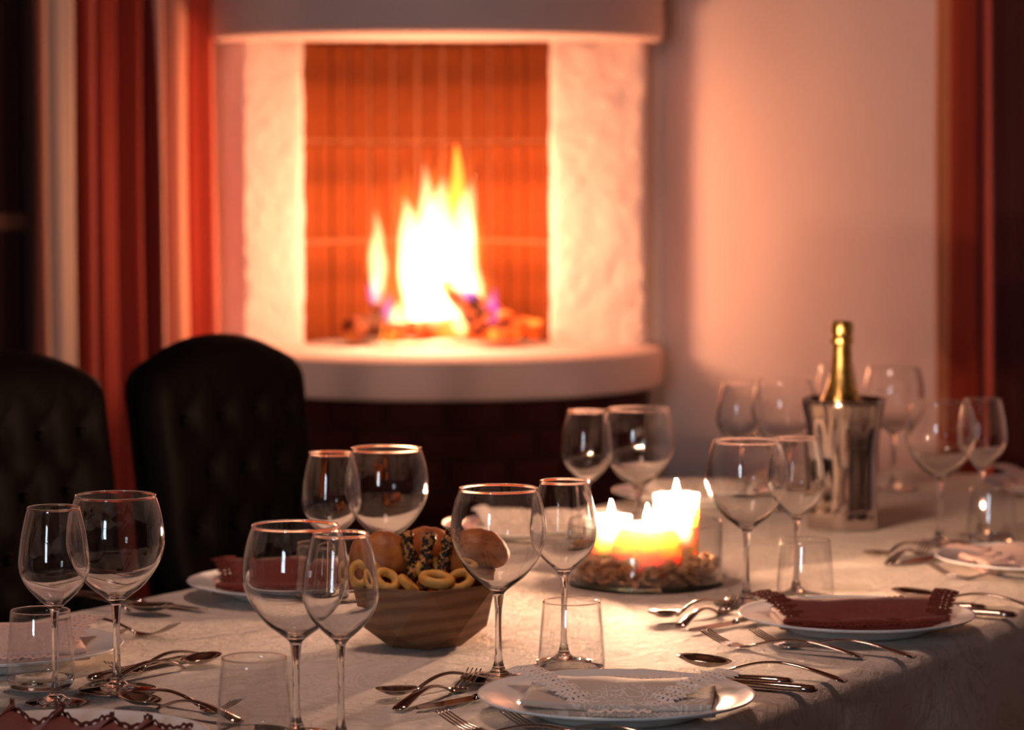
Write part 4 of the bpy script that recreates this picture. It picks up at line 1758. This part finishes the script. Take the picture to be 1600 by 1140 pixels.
ring_cracker('ring cracker standing upright at the left of the bowl', -0.066, -0.032, 0.087, 0.0135, 0.0055, (1.1, 0.0, 0.3), 0.9, 1)
ring_cracker('ring cracker left of the seeded sticks, leaning on another', -0.042, -0.048, 0.082, 0.0120, 0.0055, (0.9, 0.6, 0.2), 0.9, 2)
ring_cracker('large open ring cracker at the front centre of the bowl', 0.016, -0.050, 0.083, 0.0155, 0.0062, (0.55, 0.15, 0.1), 0.75, 3)
ring_cracker('ring cracker under the big roll at the right front', 0.043, -0.042, 0.081, 0.0125, 0.0052, (1.0, -0.4, -0.2), 0.85, 4)
ring_cracker('ring cracker low behind the rim, left of the centre one', -0.016, -0.055, 0.077, 0.0120, 0.0052, (0.5, 0.3, 0.9), 0.85, 5)
ring_cracker('pale ring cracker behind the front centre one', 0.006, -0.022, 0.092, 0.0120, 0.0055, (1.2, -0.2, 0.5), 0.85, 6)


def seeded_stick(label, a, b, r, seed):
    A, B = BP + Vector(a), BP + Vector(b)
    path, rad = [], []
    nn = 20
    for i in range(nn + 1):
        t = i / nn
        p = A.lerp(B, t) + Vector((noise.noise((t * 5, seed, 0)), noise.noise((t * 5, seed, 4)), 0)) * 0.004
        path.append(p)
        rad.append(r * (0.85 + 0.35 * noise.noise((t * 7, seed, 2))) * (0.75 if i in (0, nn) else 1))
    vs, fs = tube(path, rad, 14)
    vs = [Vector(v) + Vector((noise.noise(Vector(v) * 260), noise.noise(Vector(v) * 260 + Vector((5, 5, 5))), noise.noise(Vector(v) * 260 + Vector((8, 1, 3))))) * 0.0016 for v in vs]
    o = mesh_obj('seeded_breadstick', [v - A for v in vs], fs, 'stick', loc=A)
    return tag(o, label, 'breadstick', 'black seeded breadsticks in the wooden bowl')


seeded_stick('black seeded breadstick, leftmost of the three, leaning left', (-0.008, -0.026, 0.062), (-0.020, -0.014, 0.134), 0.0082, 1)
seeded_stick('black seeded breadstick in the middle of the three', (-0.002, -0.034, 0.062), (0.006, -0.018, 0.133), 0.0088, 2)
seeded_stick('black seeded breadstick leaning right, apart from the other two', (0.018, -0.032, 0.064), (0.030, -0.016, 0.137), 0.0082, 3)

# ------------------------------------------------------------------ candle dish
DP = W(1008, 911) + Vector((0, 0, EPS))
DR, DHT = 0.103, 0.083
dd_ = thing('candle_dish', 'round clear glass dish holding three lit candles and dried petals', 'dish', DP)
v, f = lathe([(DR, 0.006), (DR, DHT - 0.001), (DR - 0.001, DHT), (DR - 0.002, DHT - 0.001), (DR - 0.002, 0.0062)], 72)
mesh_obj('glass_wall', v, f, 'thin', dd_)
v, f = lathe([(0, 0.0), (DR - 0.004, 0.0), (DR - 0.0005, 0.002), (DR, 0.006), (DR - 0.002, 0.0062), (DR - 0.006, 0.0045), (0, 0.0045)], 72)
mesh_obj('glass_base', v, f, 'dish_glass', dd_)
v, f = lathe([(DR - 0.001 + 0.0012 * math.cos(2 * PI * k / 8), DHT + 0.0012 * math.sin(2 * PI * k / 8)) for k in range(8)], 80, True)
mesh_obj('rim', v, f, 'glass', dd_)


def candle(label, x, y, kind, r, top):
    t = thing('candle', label, 'candle', DP + Vector((x, y, 0.0048)), 0, 'lit candles in the glass dish')
    top -= 0.0048
    if kind == 'pillar':
        prof = [(0, 0), (r * 0.97, 0), (r, 0.003), (r, top - 0.005), (r * 0.985, top - 0.001), (r * 0.93, top), (r * 0.84, top - 0.001), (r * 0.72, top - 0.007), (r * 0.3, top - 0.009), (0, top - 0.0095)]
        wz = top - 0.0095
        prof = spline(prof, 3)
        prof = [(max(0, a), b) for a, b in prof]
    else:
        prof = [(0, 0)]
        for k in range(22):
            a = -0.86 + (1.70) * k / 21
            prof.append((r * math.cos(a * 1.05) if a < 0 else r * math.cos(a), r * 0.95 + r * math.sin(a) * 1.05 * (top / (2 * r)) * 1.0))
        zmax = prof[-1][1]
        rr = prof[-1][0]
        sc = top / zmax
        prof = [(a, b * sc) for a, b in prof]
        zlow = prof[1][1]
        prof = [(a, (b - zlow) * top / (top - zlow) if i else 0) for i, (a, b) in enumerate(prof)]
        prof += [(rr * 0.8, top - 0.002), (rr * 0.4, top - 0.005), (0, top - 0.0055)]
        wz = top - 0.0055
    v, f = lathe(prof, 44, rfun=lambda q, z, a: q * (1 + 0.008 * math.sin(3 * a + z * 60) + 0.006 * math.sin(7 * a)))
    mesh_obj('wax_body', v, f, 'wax', t)
    v, f = tube([(0, 0, wz - 0.002), (0.0006, 0, wz + 0.006), (0.0018, 0, wz + 0.011)], 0.0009, 8)
    mesh_obj('wick', v, f, 'wick', t)
    fl = spline([(0.0002, 0.0), (0.0032, 0.003), (0.0044, 0.008), (0.0036, 0.014), (0.0018, 0.021), (0.0002, 0.027)], 3)
    v, f = lathe([(0, fl[0][1])] + fl + [(0, fl[-1][1] + 0.0005)], 16)
    mesh_obj('flame', v, f, 'candle_flame', t, loc=(0, 0, wz + 0.005))
    return t


candle('tall pillar candle at the back of the glass dish', 0.044, 0.045, 'pillar', 0.030, 0.112)
candle('shorter pillar candle, leftmost of three in the glass dish', -0.044, 0.048, 'pillar', 0.027, 0.084)
candle('fat round ball candle at the front of the glass dish', 0.001, -0.036, 'ball', 0.046, 0.084)

# dried petals round the candles
chips = []
for q in range(4):
    rnd = random.Random(q + 20)
    vs, fs = lathe([(0, -0.5)] + [(math.sin(PI * k / 5), -math.cos(PI * k / 5) * 0.5) for k in range(1, 5)] + [(0, 0.5)], 8)
    out = []
    for p in vs:
        p = Vector(p)
        d = 1 + 0.35 * noise.noise(p * 1.5 + Vector((q * 7, 0, 0)))
        out.append(Vector((p.x * 0.0095 * d, p.y * 0.0068 * d, p.z * 0.0070 * d + 0.0022 * (p.x ** 2 + 0.4 * p.y))))
    me_o = mesh_obj('petal_chip', out, fs, 'chip')
    chips.append(me_o)
cand_xy = [(0.044, 0.045, 0.030), (-0.044, 0.048, 0.027), (0.001, -0.036, 0.046)]
placed = []
tries = 0
rnd = random.Random(5)
WHERE = {0: 'along the front of the glass dish', 1: 'at the right side of the glass dish', 2: 'at the back of the glass dish', 3: 'at the left side of the glass dish'}
while len(placed) < 190 and tries < 9000:
    tries += 1
    a = rnd.uniform(0, 2 * PI)
    r = (DR - 0.0125) * math.sqrt(rnd.uniform(0.25, 1))
    x, y = r * math.cos(a), r * math.sin(a)
    lay = rnd.choice((0, 0, 1, 1, 2, 2, 3))
    z = 0.0100 + lay * 0.0072
    ok = all((x - cx_) ** 2 + (y - cy_) ** 2 > (cr_ * (0.90 if cr_ > 0.04 else 1) + 0.005) ** 2 for cx_, cy_, cr_ in cand_xy)
    ok = ok and all((x - q[0]) ** 2 + (y - q[1]) ** 2 + (z - q[2]) ** 2 * 1.6 > 0.0108 ** 2 for q in placed)
    if not ok:
        continue
    placed.append((x, y, z))
    i = len(placed) - 1
    if i < 4:
        o = chips[i]
    else:
        o = chips[rnd.randrange(4)].copy()
        COL.objects.link(o)
    o.location = DP + Vector((x, y, z))
    o.rotation_euler = (rnd.uniform(-0.7, 0.7), rnd.uniform(-0.7, 0.7), rnd.uniform(0, 6.28))
    s = rnd.uniform(0.95, 1.35)
    o.scale = (s, s, s)
    reg = 0 if y < -abs(x) * 0.8 else 2 if y > abs(x) else 1 if x > 0 else 3
    tag(o, 'curled brown dried petal lying ' + WHERE[reg], 'dried petal', 'dried petals ' + WHERE[reg])

# ------------------------------------------------------------------ champagne bucket and bottle
KP = W(1317, 824) + Vector((0, 0, EPS))
bk = thing('champagne_bucket', 'polished steel wine cooler with fluted sides holding the bottle', 'bucket', KP, R(20))


def lobed(q, z, a):
    return q * (1 + 0.045 * math.cos(6 * a))


po = spline([(0.0555, 0.001), (0.0560, 0.02), (0.0545, 0.07), (0.0550, 0.12), (0.0595, 0.165), (0.0665, 0.197)], 4)
pi_ = [(r - 0.0022, z) for r, z in po if z > 0.006]
v, f = lathe([(0, 0.001)] + po + [(po[-1][0] - 0.001, po[-1][1] + 0.001)] + pi_[::-1] + [(0, 0.007)], 100, rfun=lobed)
auto_smooth(mesh_obj('bucket_body', v, f, 'bucket', bk), 60)
v, f = lathe([(po[-1][0] - 0.001 + 0.0022 * math.cos(2 * PI * k / 8), 0.198 + 0.0022 * math.sin(2 * PI * k / 8)) for k in range(8)], 100, True, rfun=lobed)
mesh_obj('rolled_rim', v, f, 'bucket', bk)

bt = thing('champagne_bottle', 'dark sparkling wine bottle with gold foiled neck', 'bottle', KP + Vector((-0.004, -0.002, 0.0085)))
v, f = lathe(spline([(0, 0.004), (0.038, 0.0), (0.0440, 0.004), (0.0440, 0.08), (0.0438, 0.135), (0.0400, 0.165), (0.0300, 0.190), (0.0215, 0.210)], 4) + [(0, 0.210)], 40)
mesh_obj('glass_body', [(max(0, 1) * Vector(p)) for p in v], f, 'bottle', bt)
fo = spline([(0.0330, 0.186), (0.0262, 0.200), (0.0200, 0.218), (0.0165, 0.240), (0.0150, 0.262), (0.0143, 0.277)], 4)
v, f = lathe([(0.0318, 0.186)] + fo + [(0, 0.277)], 40, rfun=lambda q, z, a: q * (1 + 0.012 * math.sin(11 * a + z * 200) + 0.012 * math.sin(5 * a - z * 330)))
mesh_obj('neck_foil', v, f, 'foil', bt)
v, f = lathe(spline([(0.0143, 0.274), (0.0168, 0.277), (0.0172, 0.284), (0.0158, 0.290), (0.0168, 0.296), (0.0166, 0.304), (0.0148, 0.309), (0.010, 0.3105), (0, 0.311)], 3), 32,
             rfun=lambda q, z, a: q * (1 + 0.03 * math.sin(9 * a + z * 260)))
mesh_obj('cork_foil', v, f, 'foil', bt)['label'] = 'crumpled gold foil over the cork'
